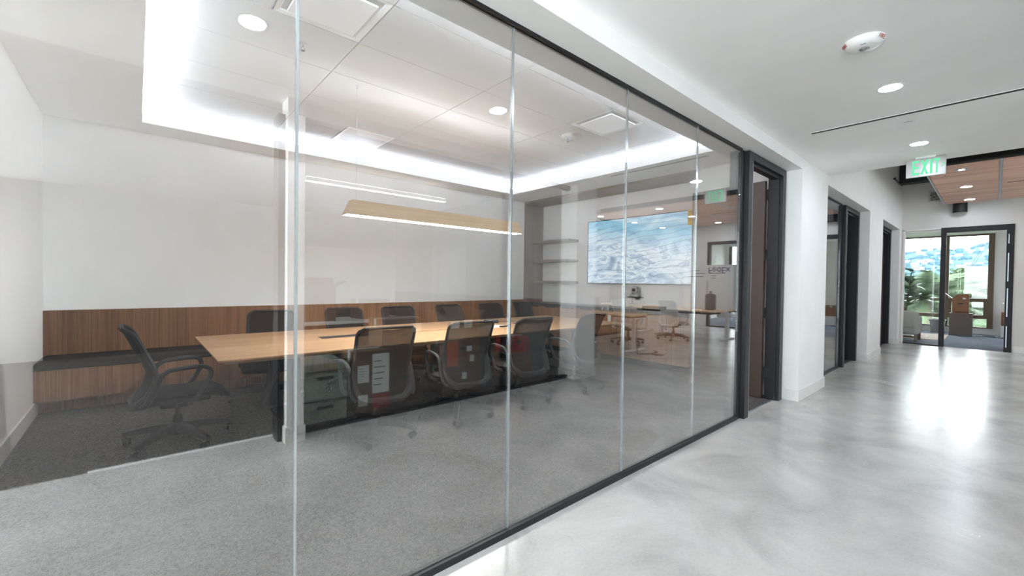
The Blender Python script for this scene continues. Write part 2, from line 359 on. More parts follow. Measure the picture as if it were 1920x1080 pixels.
# partitions of the small offices
struct('wall_partition', bx(6.8, 1.9, 0, 6.95, 5.5, 3.4), M['wall'], 'white partition behind the screen niche', 'wall')
struct('wall_partition', bx(10.4, 1.9, 0, 10.55, 5.5, 2.95), M['wall'], 'white partition between the two small offices', 'wall')
struct('wall_partition', bx(13.7, 1.9, 0, 13.82, 5.5, 2.95), M['wall'], 'white partition between third office and end office', 'wall')
struct('wall_partition', bx(6.95, 5.4, 0, 13.7, 5.5, 2.95), M['wall'], 'white rear wall of the two small offices', 'wall')
struct('ceiling', bx(6.95, 1.9, 2.9, 13.7, 5.4, 3.0), M['ceil'], 'white ceiling of the two small offices', 'ceiling')
# far wall with two openings (end office and second end office)
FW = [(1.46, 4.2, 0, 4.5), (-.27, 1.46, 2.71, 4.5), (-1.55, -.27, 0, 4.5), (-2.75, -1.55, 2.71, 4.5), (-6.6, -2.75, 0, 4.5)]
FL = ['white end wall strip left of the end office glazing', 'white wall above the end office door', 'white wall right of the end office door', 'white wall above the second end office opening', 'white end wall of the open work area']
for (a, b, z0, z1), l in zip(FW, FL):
    struct('wall_end', bx(13.82, a, z0, 13.98, b, z1), M['dim_end'], l, 'wall')
struct('baseboard_end', bx(13.807, -1.55, 0, 13.82, -.29, .13), M['base'], 'white baseboard right of the end office door', 'baseboard')
# end office
XW = 18.46
struct('wall_side', bx(13.98, -.85, 0, 18.7, -.7, 3.2), M['wall'], 'white side wall of the end office behind the stacked boxes', 'wall')
struct('wall_side', bx(13.98, 4.05, 0, 18.7, 4.2, 3.2), M['wall'], 'white side wall of the end office beyond the sofa', 'wall')
struct('wall_side', bx(13.98, -4.2, 0, 18.7, -4.05, 3.2), M['wall'], 'white outer wall of the second end office', 'wall')
struct('wall_window', MB().box(XW, -4.2, 0, XW+.2, 4.2, .18).box(XW, -4.2, 2.92, XW+.2, 4.2, 3.2).box(XW, -.72, .18, XW+.2, .0, 2.92).box(XW, -4.2, .18, XW+.2, -3.9, 2.92), M['wall'], 'white window wall of the end offices', 'wall')
struct('ceiling', bx(13.98, -4.2, 3.07, 18.7, 4.2, 3.2), M['ceil'], 'white ceiling of the end offices', 'ceiling')
struct('ceiling', bx(17.2, -.7, 2.93, XW, 4.05, 3.07), M['ceil'], 'lowered white ceiling band along the end office window', 'ceiling')
# corridor ceiling, high ceiling, open work area
struct('ceiling', MB().box(-2.75, -.6, ZC, 6.94, 1.49, ZC+.12).box(5.0, -6.5, ZC, 6.94, -.6, ZC+.12), M['ceil'], 'smooth white corridor ceiling ending in a straight edge', 'ceiling')
struct('ceiling', bx(-1.65, -6.6, ZC, 5.0, -.6, ZC+.12), M['dim_ceil'], 'box room ceiling, greyed to look dim', 'ceiling')
struct('ceiling', bx(-2.75, -6.6, ZC, -1.65, -.6, ZC+.12), M['ceil'], 'white ceiling strip by the west window', 'ceiling')
struct('ceiling', bx(6.8, -6.6, 4.5, 14.0, 1.9, 4.6), M['ceil'], 'high white ceiling above the wood panel ceiling', 'ceiling')
struct('trim_1', bx(6.88, -6.5, ZC+.12, 6.94, 1.49, 4.5), M['wall'], 'white upstand where the corridor ceiling steps up', 'ceiling edge')
struct('wall_front', MB().box(-2.75, -6.6, 0, -1.65, -6.5, 4.5).box(4.85, -6.6, 0, 7.5, -6.5, 4.5).box(10.36, -6.6, 0, 13.82, -6.5, 4.5).box(7.5, -6.6, 0, 10.36, -6.5, .12).box(7.5, -6.6, 2.72, 10.36, -6.5, 4.5), M['wall'], 'white rear wall behind the desks and the box room', 'wall')
struct('wall_front', bx(-1.65, -6.6, 0, -1.1, -6.5, 3.0), M['dim_corner'], 'rear wall section at the west corner of the box room, greyed to soften its reflection', 'wall')
struct('wall_front', bx(-1.1, -6.6, 0, 4.85, -6.5, 3.0), M['dim_wall'], 'rear wall of the box room, greyed to look dim', 'wall')
tag(MB().box(-1.1, -6.5, .004, 4.85, -6.47, .8).box(4.82, -6.47, .004, 4.85, -.76, 1.08).build('wall_added_dark_panel', M['darkp']), 'added dark panel around the lower box room walls, darkening their reflection', 'wall panel', kind='structure')  # made-up panel, keeps the lower box room dark in the glass reflection
struct('wall_front', bx(.92, -.60, 0, 1.05, -.42, ZC), M['wall'], 'slim white pillar at the box room doorway', 'wall')
struct('wall_front', bx(4.57, -.74, 0, 5.0, -.45, ZC), M['wall'], 'wide white pillar at the corner of the open work area', 'wall')
struct('wall_front', bx(1.05, -.60, 2.70, 4.57, -.45, ZC), M['wall'], 'white band above the box room glazing', 'wall')
struct('wall_front', bx(4.85, -6.5, 0, 5.0, -.74, ZC), M['dim_part'], 'partition between box room and open work area, greyed to look dim', 'wall')
struct('wall_front', MB().box(-2.75, -6.6, 0, -2.6, 1.9, .12).box(-2.75, -6.6, 2.72, -2.6, 1.9, ZC+.12), M['wall'], 'low sill and head of the west window wall', 'wall')
for a, b, y, t in ((.92, 1.05, -.42, 'slim'), (4.57, 5.0, -.45, 'wide')):
    struct('baseboard_front', bx(a-.012, y-.3 if t == 'wide' else y-.19, 0, b+.012, y+.012, .13), M['base'], 'white baseboard around the %s pillar' % t, 'baseboard')
w = thing('window_1', (0, 0, 0), 'tall daylight window wall at the west end of the corridor', 'window', kind='structure')
for y in (-6.5, -4.85, -3.2, -1.55, .05, 1.43): bx(-2.7, y, .12, -2.63, y+.06, 2.72).build('window_frame', M['wframe'], w)
for a, b in ((-6.44, -4.85), (-4.79, -3.2), (-3.14, -1.55), (-1.49, .05), (.11, 1.43)): bx(-2.67, a, .12, -2.66, b, 2.72).build('pane', M['clear'], w)
w = thing('added_light_window', (0, -6.55, 0), 'added unseen window behind the desks, bringing daylight to the corridor', 'window', kind='structure')  # unseen window put in to brighten the corridor ceiling and walls
xs_ = [7.5, 8.9, 10.3]
for x in xs_: bx(x, -.03, .12, x+.06, .04, 2.72).build('window_frame', M['wframe'], w)
for a, b in zip(xs_, xs_[1:]): bx(a+.06, 0, .12, b, .01, 2.72).build('pane', M['clear'], w)

# ------------------------------------------------------------------ meeting-room ceiling: soffit, cove, tiles
CX0, CX1, CY0, CY1, ZS, ZT = .045, 5.41, 2.30, 6.13, 3.02, 3.20
sof = MB()
sof.box(-.73, 1.9, ZS, CX0, 6.56, 3.13).box(CX1, 1.9, ZS, 6.66, 6.56, 3.13).box(CX0, 1.9, ZS, CX1, CY0, 3.13).box(CX0, CY1, ZS, CX1, 6.56, 3.13)
soffit = struct('ceiling', sof, M['ceil'], 'white soffit framing the recessed tile ceiling', 'ceiling')
d = .075
MB().box(-.73, 1.9, 3.13, CX0-d, 6.56, 3.3).box(CX1+d, 1.9, 3.13, 6.66, 6.56, 3.3).box(CX0-d, 1.9, 3.13, CX1+d, CY0-d, 3.3).box(CX0-d, CY1+d, 3.13, CX1+d, 6.56, 3.3).build('cove_back', M['ceil'], soffit)
tc = thing('ceiling', (0, 0, 0), 'recessed white tile ceiling with lit cove edge', 'ceiling', kind='structure')
MB().box(CX0-d, CY0-d, ZT+.012, CX1+d, CY1+d, ZT+.05).build('backing', M['tgrid'], tc)
xs = [CX0-d, 1.302, 2.54, 3.80, 5.04, CX1+d]; ys = [CY0-d, 2.71, 3.325, 3.935, 4.57, 5.21, 5.83, CY1+d]
g = .0035
skip = {(0, 1): (.70, 1.302), (3, 1): (3.80, 4.41), (1, 5): (1.92, 2.54)}
for i in range(5):
    for j in range(7):
        a, b = xs[i], xs[i+1]
        if (i, j) in skip:
            p, q = skip[(i, j)]
            a, b = (a, p) if i in (0, 1) else (q, b)
        bx(a+g, ys[j]+g, ZT, b-g, ys[j+1]-g, ZT+.012).build('ceiling_tile', M['tile'], tc)
e = .045
for q in ((CX0-e, CY0-e, CX1+e, CY0-e+.016), (CX0-e, CY1+e-.016, CX1+e, CY1+e), (CX0-e, CY0-e+.016, CX0-e+.016, CY1+e-.016), (CX1+e-.016, CY0-e+.016, CX1+e, CY1+e-.016)):
    bx(q[0], q[1], 3.13, q[2], q[3], 3.142).build('led_strip', M['led'], tc)
def diffuser(x0, y0, x1, y1, label):
    t = thing('air_diffuser', ((x0+x1)/2, (y0+y1)/2, ZT), label, 'vent', group='square ceiling diffusers')
    h = (x1-x0)/2-.004; k = (y1-y0)/2-.004
    r = MB()
    o = [(-h, -k, 0), (h, -k, 0), (h, k, 0), (-h, k, 0)]; n = [(-h*.72, -k*.72, .05), (h*.72, -k*.72, .05), (h*.72, k*.72, .05), (-h*.72, k*.72, .05)]
    V = [r.b.verts.new(p) for p in o]; U = [r.b.verts.new((p[0]*.9, p[1]*.9, .004)) for p in o]; X = [r.b.verts.new(p) for p in n]
    for A, B in ((V, U), (U, X)):
        for q in range(4): r.b.faces.new((A[q], A[(q+1) % 4], B[(q+1) % 4], B[q]))
    r.b.faces.new(X[::-1]); r.build('frame', M['white'], t)
    MB().rbox(-h*.76, -k*.76, -.012, h*.76, k*.76, -.002, .003, 1).build('face_panel', M['white'], t)
    MB().box(-.02, -.02, -.004, .02, .02, .05).build('hanger', M['dgrey'], t)
diffuser(.70, 2.71, 1.302, 3.325, 'square white plaque diffuser in the ceiling near the long glass front')
diffuser(3.80, 2.71, 4.41, 3.325, 'square white plaque diffuser in the ceiling near the screen niche')
t = thing('return_grille', (2.23, 5.52, ZT), 'square perforated return grille in the ceiling over the bench', 'vent')
MB().box(-.3, -.305, 0, .3, -.285, .01).box(-.3, .285, 0, .3, .305, .01).box(-.3, -.285, 0, -.28, .285, .01).box(.28, -.285, 0, .3, .285, .01).build('frame', M['white'], t)
pm, pnt, pb = newmat('perforated_metal')
vo = N(pnt, 'ShaderNodeTexVoronoi', i_Scale=110.0); vo.inputs['Randomness'].default_value = 0; pnt.links.new(coords(pnt), vo.inputs['Vector'])
pnt.links.new(ramp(pnt, vo.outputs['Distance'], [(.32, lin(60, 60, 60)), (.4, lin(215, 214, 210))]), pb.inputs['Base Color'])
bx(-.28, -.285, .004, .28, .285, .009).build('perforated_panel', pm, t)
for x, y, l in ((.982, 3.636, 'sprinkler head in ceiling nearest the glass end'), (4.133, 3.638, 'sprinkler head in ceiling by the far diffuser')):
    t = thing('ceiling_sprinkler', (x, y, ZT), l, 'sprinkler', group='chrome sprinkler heads')
    MB().lathe([(.034, 0), (.034, -.004), (.012, -.008)], seg=18).build('escutcheon', M['steel'], t, True)
    MB().lathe([(.008, -.006), (.01, -.03), (.006, -.034)], seg=10).build('body', M['steel'], t, True)
    MB().tube([(-.012, 0, -.03), (-.014, 0, -.042), (0, 0, -.052), (.014, 0, -.042), (.012, 0, -.03)], .002, 6).lathe([(.004, -.05), (.016, -.054), (.016, -.056), (.004, -.057)], seg=14).build('deflector', M['dgrey'], t, True)
t = thing('smoke_detector', (2.66, 4.03, ZT), 'small round white detector on meeting room ceiling', 'detector')
MB().lathe([(.055, 0), (.055, -.012), (.048, -.02), (.03, -.024)], seg=24).build('housing', M['white'], t, True)
MB().lathe([(.022, -.022), (.02, -.038), (.008, -.044)], seg=18).build('sensor', M['tgrid'], t, True)

# pendant lamp over the table
t = thing('pendant_lamp', (2.58, 4.06, 1.96), 'long tapered maple pendant lamp above the table', 'lamp')
hb, ht, z1, xb, xt = .075, .05, .145, 1.11, 1.055
sh = MB(); B = [(-xb, -hb, 0), (xb, -hb, 0), (xb, hb, 0), (-xb, hb, 0)]; T = [(-xt, -ht, z1), (xt, -ht, z1), (xt, ht, z1), (-xt, ht, z1)]
vb = [sh.b.verts.new(p) for p in B]; vt = [sh.b.verts.new(p) for p in T]
vbi = [sh.b.verts.new((p[0]*.996, p[1]*.93, p[2])) for p in B]; vti = [sh.b.verts.new((p[0]*.996, p[1]*.9, p[2])) for p in T]
for i in range(4):
    k = (i+1) % 4
    for A, Bq in ((vb, vt), (vt, vti), (vti, vbi), (vbi, vb)): sh.b.faces.new((A[i], A[k], Bq[k], Bq[i]))
sh.build('lamp_shade', M['maple'], t)
bx(-xb*.993, -hb*.9, .004, xb*.993, hb*.9, .012).build('diffuser', M['pdn'], t)
bx(-xt*.99, -ht*.6, z1-.02, xt*.99, ht*.6, z1-.012).build('uplight', M['pup'], t)
for x in (-1.0, 1.0):
    MB().tube([(x, 0, z1-.02), (x, 0, 3.2-1.96)], .0012, 5).build('wire', M['steel'], t)
    MB().lathe([(.012, 1.24), (.012, 1.222), (.004, 1.212)], (x, 0, 0), 10).build('wire_anchor', M['steel'], t, True)

# ------------------------------------------------------------------ bench, panels, niche, cabinets
pn = thing('wall_panel', (0, 6.56, 0), 'walnut veneer panelling along the wall behind the bench', 'wall panel', kind='structure')
px_ = [-.73, .44, 1.61, 2.78, 3.95, 5.12, 6.12]
for a, b in zip(px_, px_[1:]): bx(a+.001, -.022, .40, b-.001, 0, .98).build('panel', M['bench'], pn)
bn = thing('bench_seat', (-.73, 0, 0), 'built-in walnut bench with long charcoal cushion', 'bench')
MB().box(.002, 5.975, .137, 6.84, 6.535, .437).build('bench_box', M['bench'], bn)
MB().box(.012, 6.14, 0, 6.84, 6.5, .137).build('toe_kick', M['bench'], bn)
MB().rbox(.004, 5.955, .437, 6.84, 6.535, .515, .022, 3).build('cushion', M['cushion'], bn, True)
nt_ = thing('wall_niche_lining', (0, 0, 0), 'walnut lining of the screen niche with top and side boards', 'wall panel', kind='structure')
bx(6.12, 6.53, 0, 6.66, 6.56, 2.985).build('side_board', M['niche'], nt_)
bx(6.12, 2.9, 2.985, 6.66, 6.56, 3.02).build('top_board', M['nicheh'], nt_)
sl = ['uppermost walnut shelf in the screen niche', 'middle walnut shelf in the screen niche', 'lowest walnut shelf in the screen niche above the counter']
for z, l in zip((2.19, 1.79, 1.355), sl):
    tag(MB().rbox(6.35, 5.535, z-.026, 6.66, 6.53, z+.022, .003, 1).build('wall_shelf', M['nicheh']), l, 'shelf', 'walnut niche shelves')
cabs = ['walnut base cabinet below the shelves at the bench corner', 'walnut base cabinet below the left half of the screen, with white outlet', 'walnut base cabinet below the right half of the screen', 'walnut base cabinet nearest the open door']
ce = [6.53, 5.62, 4.71, 3.80, 2.9]
for (b, a), l in zip(zip(ce, ce[1:]), cabs):
    t = thing('base_cabinet', (6.657, (a+b)/2, 0), l, 'cabinet', group='cabinets under the dark counter'); h = (b-a)/2
    bx(-.47, -h+.001, .1, 0, h-.001, .87).build('body', M['cab'], t)
    bx(-.42, -h+.001, 0, 0, h-.001, .1).build('toe_kick', M['counter'], t)
    for s in (-1, 1):
        y0, y1 = (-h+.003, -.002) if s < 0 else (.002, h-.003)
        dd = bx(-.49, y0, .105, -.471, y1, .845).build('door', M['cab'], t)
        bx(-.495, y0+.1, .846, -.472, y1-.1, .868).build('finger_pull', M['counter'], dd)
tag(MB().rbox(6.13, 2.9, .87, 6.66, 6.53, .925, .004, 1).build('worktop', M['counter']), 'long dark worktop along the screen niche', 'worktop')
t = thing('wall_outlet', (6.165, 4.41, .735), 'white outlet plate on the walnut cabinet front', 'outlet')
MB().rbox(-.006, -.035, -.057, .004, .035, .057, .002, 1).build('plate', M['white'], t)
for z in (-.02, .02): bx(-.0085, -.014, z-.012, -.006, .014, z+.012).build('socket', M['paper'], t)
# screen
t = thing('wall_screen', (6.62, 4.197, 1.93), 'large wall screen showing pale blue and white aerial scenery', 'tv')
MB().box(-.03, -1.05, -.597, .015, 1.05, .597).build('casing', M['black'], t)
bx(-.034, -1.036, -.582, -.031, 1.036, .584).build('screen', M['screen'], t)
MB().box(-.036, -1.05, -.597, -.03, 1.05, -.583).box(-.036, -1.05, .585, -.03, 1.05, .597).box(-.036, -1.05, -.583, -.03, -1.037, .585).box(-.036, 1.037, -.583, -.03, 1.05, .585).build('bezel', M['black'], t)
bx(.015, -.4, -.3, .038, .4, .3).build('wall_mount', M['blackm'], t)
st = bx(-.0385, -1.045, .36, -.0365, -.95, .6).build('energy_sticker', M['yellow'], t); st['label'] = 'yellow sticker on the screen corner'
for z, h in ((.56, .012), (.53, .006), (.47, .03), (.43, .006)): bx(-.0395, -1.035, z, -.0386, -.965, z+h).build('print', M['ink'], st)
t = thing('conference_camera', (6.6, 4.17, 1.115), 'grey conference camera on small black bracket below the screen', 'camera')
MB().box(-.11, -.11, -.012, .06, .11, 0).box(.03, -.03, -.06, .06, .03, 0).build('bracket', M['black'], t)
MB().rbox(-.075, -.085, 0, .045, .085, .045, .012, 2).build('camera_base', M['tgrid'], t, True)
for y in (-.0725, .0725): MB().rbox(-.02, y-.0125, .045, .02, y+.0125, .15, .008, 2).build('yoke_arm', M['tgrid'], t, True)
MB().lathe([(.03, -.07), (.055, -.05), (.06, 0), (.055, .03), (.035, .05)], (0, 0, .12), 18, 'x').build('head', M['tgrid'], t, True)
MB().lathe([(.026, -.085), (.028, -.066)], (0, 0, .12), 16, 'x').build('lens', M['black'], t, True)
t = thing('codec_box', (6.33, 3.66, .925), 'flat black media box on the dark worktop', 'device')
MB().rbox(-.1, -.16, 0, .1, .16, .055, .006, 2).build('casing', M['black'], t)
bx(-.1015, -.12, .02, -.1, .12, .026).build('front_strip', M['steel'], t)

# ------------------------------------------------------------------ glass fronts
def glass_front(name, x0, joints, x1, label, zt=2.685, extra_pane=True):
    t = thing(name, (0, 1.69, 0), label, 'glass wall', kind='structure')
    bx(x0, -.018, 0, x1, .022, .034).build('bottom_channel', M['bronze'], t)
    bx(x0, -.018, zt, x1, .022, 2.70).build('top_channel', M['blackm'], t)
    e = [x0]+joints+[x1]
    for a, b in zip(e, e[1:]): bx(a+.004, -.003, .034, b-.004, .007, zt).build('pane', M['glass'], t)
    for j in joints: bx(j-.0045, -.0045, .034, j+.0045, .0085, zt).build('glass_joint', M['joint'], t)
    return t
glass_front('window_2', -.73, [.438, 1.48, 2.531, 3.578], 4.50, 'long frameless glass wall of the meeting room')
glass_front('window_3', 6.92, [7.75], 8.70, 'short frameless glass wall before the second door')
glass_front('window_4', 11.2, [], 11.82, 'narrow frameless glass pane before the third door')

def door_set(name, x0, x1, label, leaf=True, hb=(.31, 1.02, 1.71, 2.42), ang=90, shut=False):
    t = thing(name, (0, 1.69, 0), label, 'door', kind='structure'); zt = 2.69
    MB().box(x0, -.012, 0, x0+.075, .10, zt).box(x0+.08, -.055, 0, x0+.18, .10, zt).build('post', M['bronze'], t)
    bx(x0+.181, -.055, 0, x0+.187, -.03, zt).build('edge_trim', M['alum'], t)
    MB().box(x1-.105, -.055, 0, x1, .10, zt).box(x1-.12, -.02, 0, x1-.105, .06, zt-.1).build('jamb', M['bronze'], t)
    MB().box(x0+.18, -.055, zt-.075, x1-.105, .10, zt).box(x0+.18, -.015, zt-.105, x1-.105, .06, zt-.075).build('head', M['bronze'], t)
    hx, hy = x1-.105, .112
    R = Matrix.Rotation(math.radians(90-ang), 3, 'Z')
    if shut:
        bx(x0+.19, .055, .01, x1-.11, .1, zt-.11).build('leaf', M['door'], t)
    else:
        lf = MB().box(hx-.05, hy, .008, hx-.005, hy+(x1-x0-.29), zt-.11, R, (hx, hy, 0)).build('leaf', M['door'], t)
        hs = MB().box(hx-.11, hy+(x1-x0-.29)-.09, 1.0, hx-.05, hy+(x1-x0-.29)-.07, 1.02, R, (hx, hy, 0)).box(hx-.11, hy+(x1-x0-.29)-.2, 1.0, hx-.095, hy+(x1-x0-.29)-.07, 1.02, R, (hx, hy, 0)).build('handle', M['steel'], lf)
    for z in hb:
        h = MB().tube([(hx-.012, hy-.012, z-.06), (hx-.012, hy-.012, z+.06)], .009, 8).box(hx-.006, hy-.09, z-.055, hx+.0, hy-.012, z+.055)
        h.box(hx-.045, hy-.006, z-.055, hx-.012, hy-.001, z+.055).build('hinge', M['dgrey'], t)
    return t
door_set('door_1', 4.50, 5.715, 'open brown door in dark bronze frame at the end of the long glass wall', ang=96)
door_set('door_2', 8.70, 9.85, 'open door in dark bronze frame after the second glass front', ang=100)
door_set('door_3', 11.82, 13.45, 'closed dark door in bronze frame after the third glass front', shut=True)
# end-office front (in the X = 13.82 wall)
t = thing('window_5', (13.82, 0, 0), 'glazed front of the end office with fixed pane', 'glass wall', kind='structure')
MB().box(-.02, 1.43, 0, .1, 1.46, 2.71).box(-.02, .825, 2.68, .1, 1.46, 2.71).build('white_trim', M['base'], t)
bx(0, .825, 0, .04, 1.43, .03).build('bottom_channel', M['bronze'], t)
bx(.015, .825, .03, .025, 1.43, 2.68).build('pane', M['clear'], t)
t = thing('door_4', (13.82, 0, 0), 'open doorway of the end office in tall dark frame', 'door', kind='structure')
bx(-.03, .735, 0, .11, .822, 2.71).build('post', M['bronze'], t)
bx(-.03, -.27, 0, .11, -.16, 2.71).build('jamb', M['bronze'], t)
bx(-.03, -.16, 2.60, .11, .735, 2.71).build('head', M['bronze'], t)
lf = MB().box(.115, -.235, .01, .98, -.19, 2.59).build('leaf', M['door'], t)
bx(.85, -.185, 1.0, .95, -.14, 1.02).build('handle', M['steel'], lf)
for a, b in ((.1, .55), (.75, 1.35), (1.5, 2.1), (2.3, 2.5)): bx(-.034, -.2, a, -.031, -.185, b).build('seal_strip', M['alum'], t)
# second end-office front
t = thing('window_6', (13.82, 0, 0), 'glazed front of the second end office in dark frame', 'glass wall', kind='structure')
MB().box(-.03, -1.63, 0, .11, -1.55, 2.71).box(-.03, -2.75, 0, .11, -2.67, 2.71).box(-.03, -2.67, 2.62, .11, -1.63, 2.71).box(-.03, -2.67, 0, .11, -1.63, .04).build('frame', M['bronze'], t)
bx(.03, -2.67, .04, .04, -1.63, 2.62).build('pane', M['clear'], t)
# box-room glazing opposite
t = thing('window_7', (0, -.60, 0), 'black framed glazing of the box room opposite', 'glass wall', kind='structure')
MB().box(1.05, -.04, 0, 4.57, .02, .05).box(1.05, -.04, 2.64, 4.57, .02, 2.70).box(3.37, -.04, .05, 3.43, .02, 2.64).box(.87, -.06, 0, .92, .1, 2.70).build('frame', M['blackm'], t)
for a, b in ((1.05, 3.37), (3.43, 4.57)): bx(a, -.014, .05, b, -.006, 2.64).build('pane', M['clear'], t)
# end-office window
t = thing('window_8', (XW, 0, 0), 'bronze framed picture window of the end office', 'window', kind='structure')
def bar(y0, z0, y1, z1, x0=-.05, x1=.05): bx(x0, y0, z0, x1, y1, z1).build('window_frame', M['wframe'], t)
bar(.0, .18, .12, 2.92); bar(.905, .18, 1.0, 2.92); bar(1.92, .18, 2.0, 2.92); bar(2.9, .18, 3.0, 2.92); bar(3.97, .18, 4.05, 2.92)
for a, b in ((.12, .905), (1.0, 1.92), (2.0, 2.9), (3.0, 3.97)):
    bar(a, .94, b, 1.04); bar(a, .45, b, .56); bar(a, 2.88, b, 2.92); bar(a, .18, b, .21)
    bar(a, .56, a+.07, .94, -.035, .03); bar(b-.07, .56, b, .94, -.035, .03)
    for z0, z1 in ((.21, .45), (.56, .94), (1.04, 2.88)): bx(.0, a+.001, z0, .006, b-.001, z1).build('pane', M['clear'], t)
t = thing('window_9', (XW, 0, 0), 'bronze framed window of the second end office', 'window', kind='structure')
MB().box(-.05, -.80, .18, .05, -.72, 2.92).box(-.05, -2.35, .18, .05, -2.25, 2.92).box(-.05, -3.9, .18, .05, -3.8, 2.92).box(-.05, -3.8, .94, .05, -.8, 1.04).build('window_frame', M['wframe'], t)
bx(.0, -3.8, .18, .006, -.8, 2.92).build('pane', M['clear'], t)

# ------------------------------------------------------------------ corridor ceiling fittings
def downlight(x, y, z, label, r=.068, mt='down', group='round corridor downlights', trim='white', k=1.0):
    t = thing('downlight', (x, y, z), label, 'light', group=group)
    MB().lathe([(r+.012, 0), (r+.012, -.003), (r, -.004), (r, -.001)], seg=28).build('trim_ring', M[trim], t, True)
    MB().lathe([(r*.98*k, -.0012), (r*.98*k, -.0045), (r*.5*k, -.005)], seg=28).build('lens', M[mt], t, True)
for x, l in ((-1.35, 'corridor downlight behind the camera'), (.5, 'corridor downlight mirrored in the meeting room ceiling'), (2.33, 'corridor downlight before the fire alarm'), (4.17, 'corridor downlight between fire alarm and black ceiling slot'), (6.0, 'corridor downlight above the exit sign')):
    downlight(x, .535, ZC, l)
t = thing('fire_alarm', (3.27, .545, ZC), 'round white ceiling fire strobe with red FIRE lettering', 'alarm')
MB().lathe([(.1, 0), (.1, -.008), (.088, -.03), (.06, -.042), (.03, -.044)], seg=36).build('housing', M['white'], t, True)
MB().lathe([(.02, -.04), (.02, -.05), (.014, -.055), (.006, -.057)], seg=20).build('strobe_lens', M['steel'], t, True)
MB().lathe([(.028, -.041), (.028, -.045), (.021, -.046), (.021, -.041)], seg=20).build('lens_ring', M['tgrid'], t, True)
bx(-.061, -.018, -.0425, -.057, .006, -.0395).build('slot', M['ink'], t)
fm = text_mesh('FIRE', .029, M['red'], .0006)
for ang in (math.radians(-112), math.radians(118), math.radians(10)):
    rd = Vector((math.cos(ang), math.sin(ang), 0)); tn = Vector((-math.sin(ang), math.cos(ang), 0))
    o = link('lettering', fm, t); sl_ = Vector((rd.x*.012, rd.y*.012, .022)).normalized()
    place(o, tn, sl_, rd*.0955+Vector((0, 0, -.0195))); o['label'] = 'red FIRE lettering'
t = thing('slot_diffuser', (4.89, .53, ZC), 'long thin black ceiling slot across the corridor', 'vent')
MB().box(-.028, -.665, -.003, -.022, .665, 0).box(.022, -.665, -.003, .028, .665, 0).build('edge_trim', M['ceil'], t)
bx(-.022, -.665, -.0025, .022, .665, -.0005).build('slot', M['ink'], t)
t = thing('sprinkler_cover', (5.176, .536, ZC), 'flat round white sprinkler cover plate on corridor ceiling', 'sprinkler')
MB().lathe([(.034, -.0005), (.034, -.006)], seg=28).build('gap_ring', M['dgrey'], t, True)
MB().lathe([(.042, -.006), (.042, -.0085)], seg=28).build('plate', M['ceil'], t, True)
# exit sign
t = thing('exit_sign', (6.64, .533, ZC), 'white edge-lit EXIT sign with green letters hanging from corridor ceiling', 'sign')
MB().rbox(-.022, -.085, -.022, .022, .085, 0, .005, 2).build('canopy', M['white'], t)
MB().rbox(-.006, -.163, -.225, .006, .163, -.018, .005, 2).build('plate', M['signw'], t)
def glyph(name, polys, ox, w, h):
    g_ = MB()
    for poly in polys: g_.prism([(ox - u*w, -.2+v*h) for u, v in poly], -.0075, -.0062, 'yz')
    o = g_.build(name, M['green'], t); o['label'] = 'green letter'
H = .16; W_ = .062
R_ = lambda a, b, c, d_: [(a, b), (c, b), (c, d_), (a, d_)]
glyph('letter_e', [R_(0, 0, .32, 1), R_(.32, 0, 1, .15), R_(.32, .43, .9, .57), R_(.32, .85, 1, 1)], .112, W_, H)
glyph('letter_x', [[(0, 0), (.32, 0), (1, 1), (.68, 1)], [(.68, 0), (1, 0), (.56, .5), (.42, .42)], [(0, 1), (.32, 1), (.58, .58), (.44, .5)]], .042, W_*1.05, H)
glyph('letter_i', [R_(0, 0, 1, 1)], -.034, .02, H)
glyph('letter_t', [R_(.36, 0, .66, .85), R_(0, .85, 1, 1)], -.062, W_*.85, H)
glyph('arrow', [[(0, .85), (.25, .85), (1, .5), (.7, .5)], [(0, .15), (.25, .15), (1, .5), (.7, .5)]], -.122, .034, H*.42)
for o in t.children:
    if o.name.startswith('arrow'): o.location.z = .055; o['label'] = 'green arrow'
# beam, wood ceiling, wall light, grille, rod
tag(MB().box(13.1, -6.5, 3.72, 13.42, 1.488, 3.76).box(13.22, -6.5, 3.76, 13.30, 1.488, 4.35).box(13.1, -6.5, 4.35, 13.42, 1.488, 4.39).box(13.12, -6.5, 3.76, 13.22, 1.47, 4.35).build('steel_beam', M['darkp']), 'dark painted beam under the high ceiling at the corridor end', 'beam', kind='structure')
t = thing('wood_ceiling', (0, 0, 3.2), 'suspended walnut plank ceiling with silver edge rails', 'ceiling panel')
px2 = [9.33+.828*i for i in range(6)]
for k in range(6):
    ya, yb = .77-.81*k, .77-.81*(k+1)
    for a, b in zip(px2, px2[1:]): bx(a+.011, yb+.018, 0, b-.011, ya-.018, .022).build('plank', M['cloud'], t)
    bx(9.33, yb-.016, -.004, 13.47, yb+.016, .02).build('rail', M['alum'], t)
bx(9.33, .755, -.012, 13.47, .775, .06).build('rail', M['alum'], t)
bx(9.33, -4.1, .024, 13.47, .75, .05).build('backing', M['darkp'], t)
for x, y in ((10.0, .5), (12.8, .5), (10.0, -3), (12.8, -3)): MB().tube([(x, y, .05), (x, y, 1.3)], .004, 6).build('hanger', M['black'], t)
bx(11.36, -1.6, -.004, 11.39, -.12, .0).build('slot', M['ink'], t)
names = {(9.69, .37): 'first silver spotlight in the walnut plank ceiling', (11.38, .37): 'downlight in the middle of the walnut plank ceiling', (13.05, .37): 'downlight in walnut ceiling nearest the end office door'}
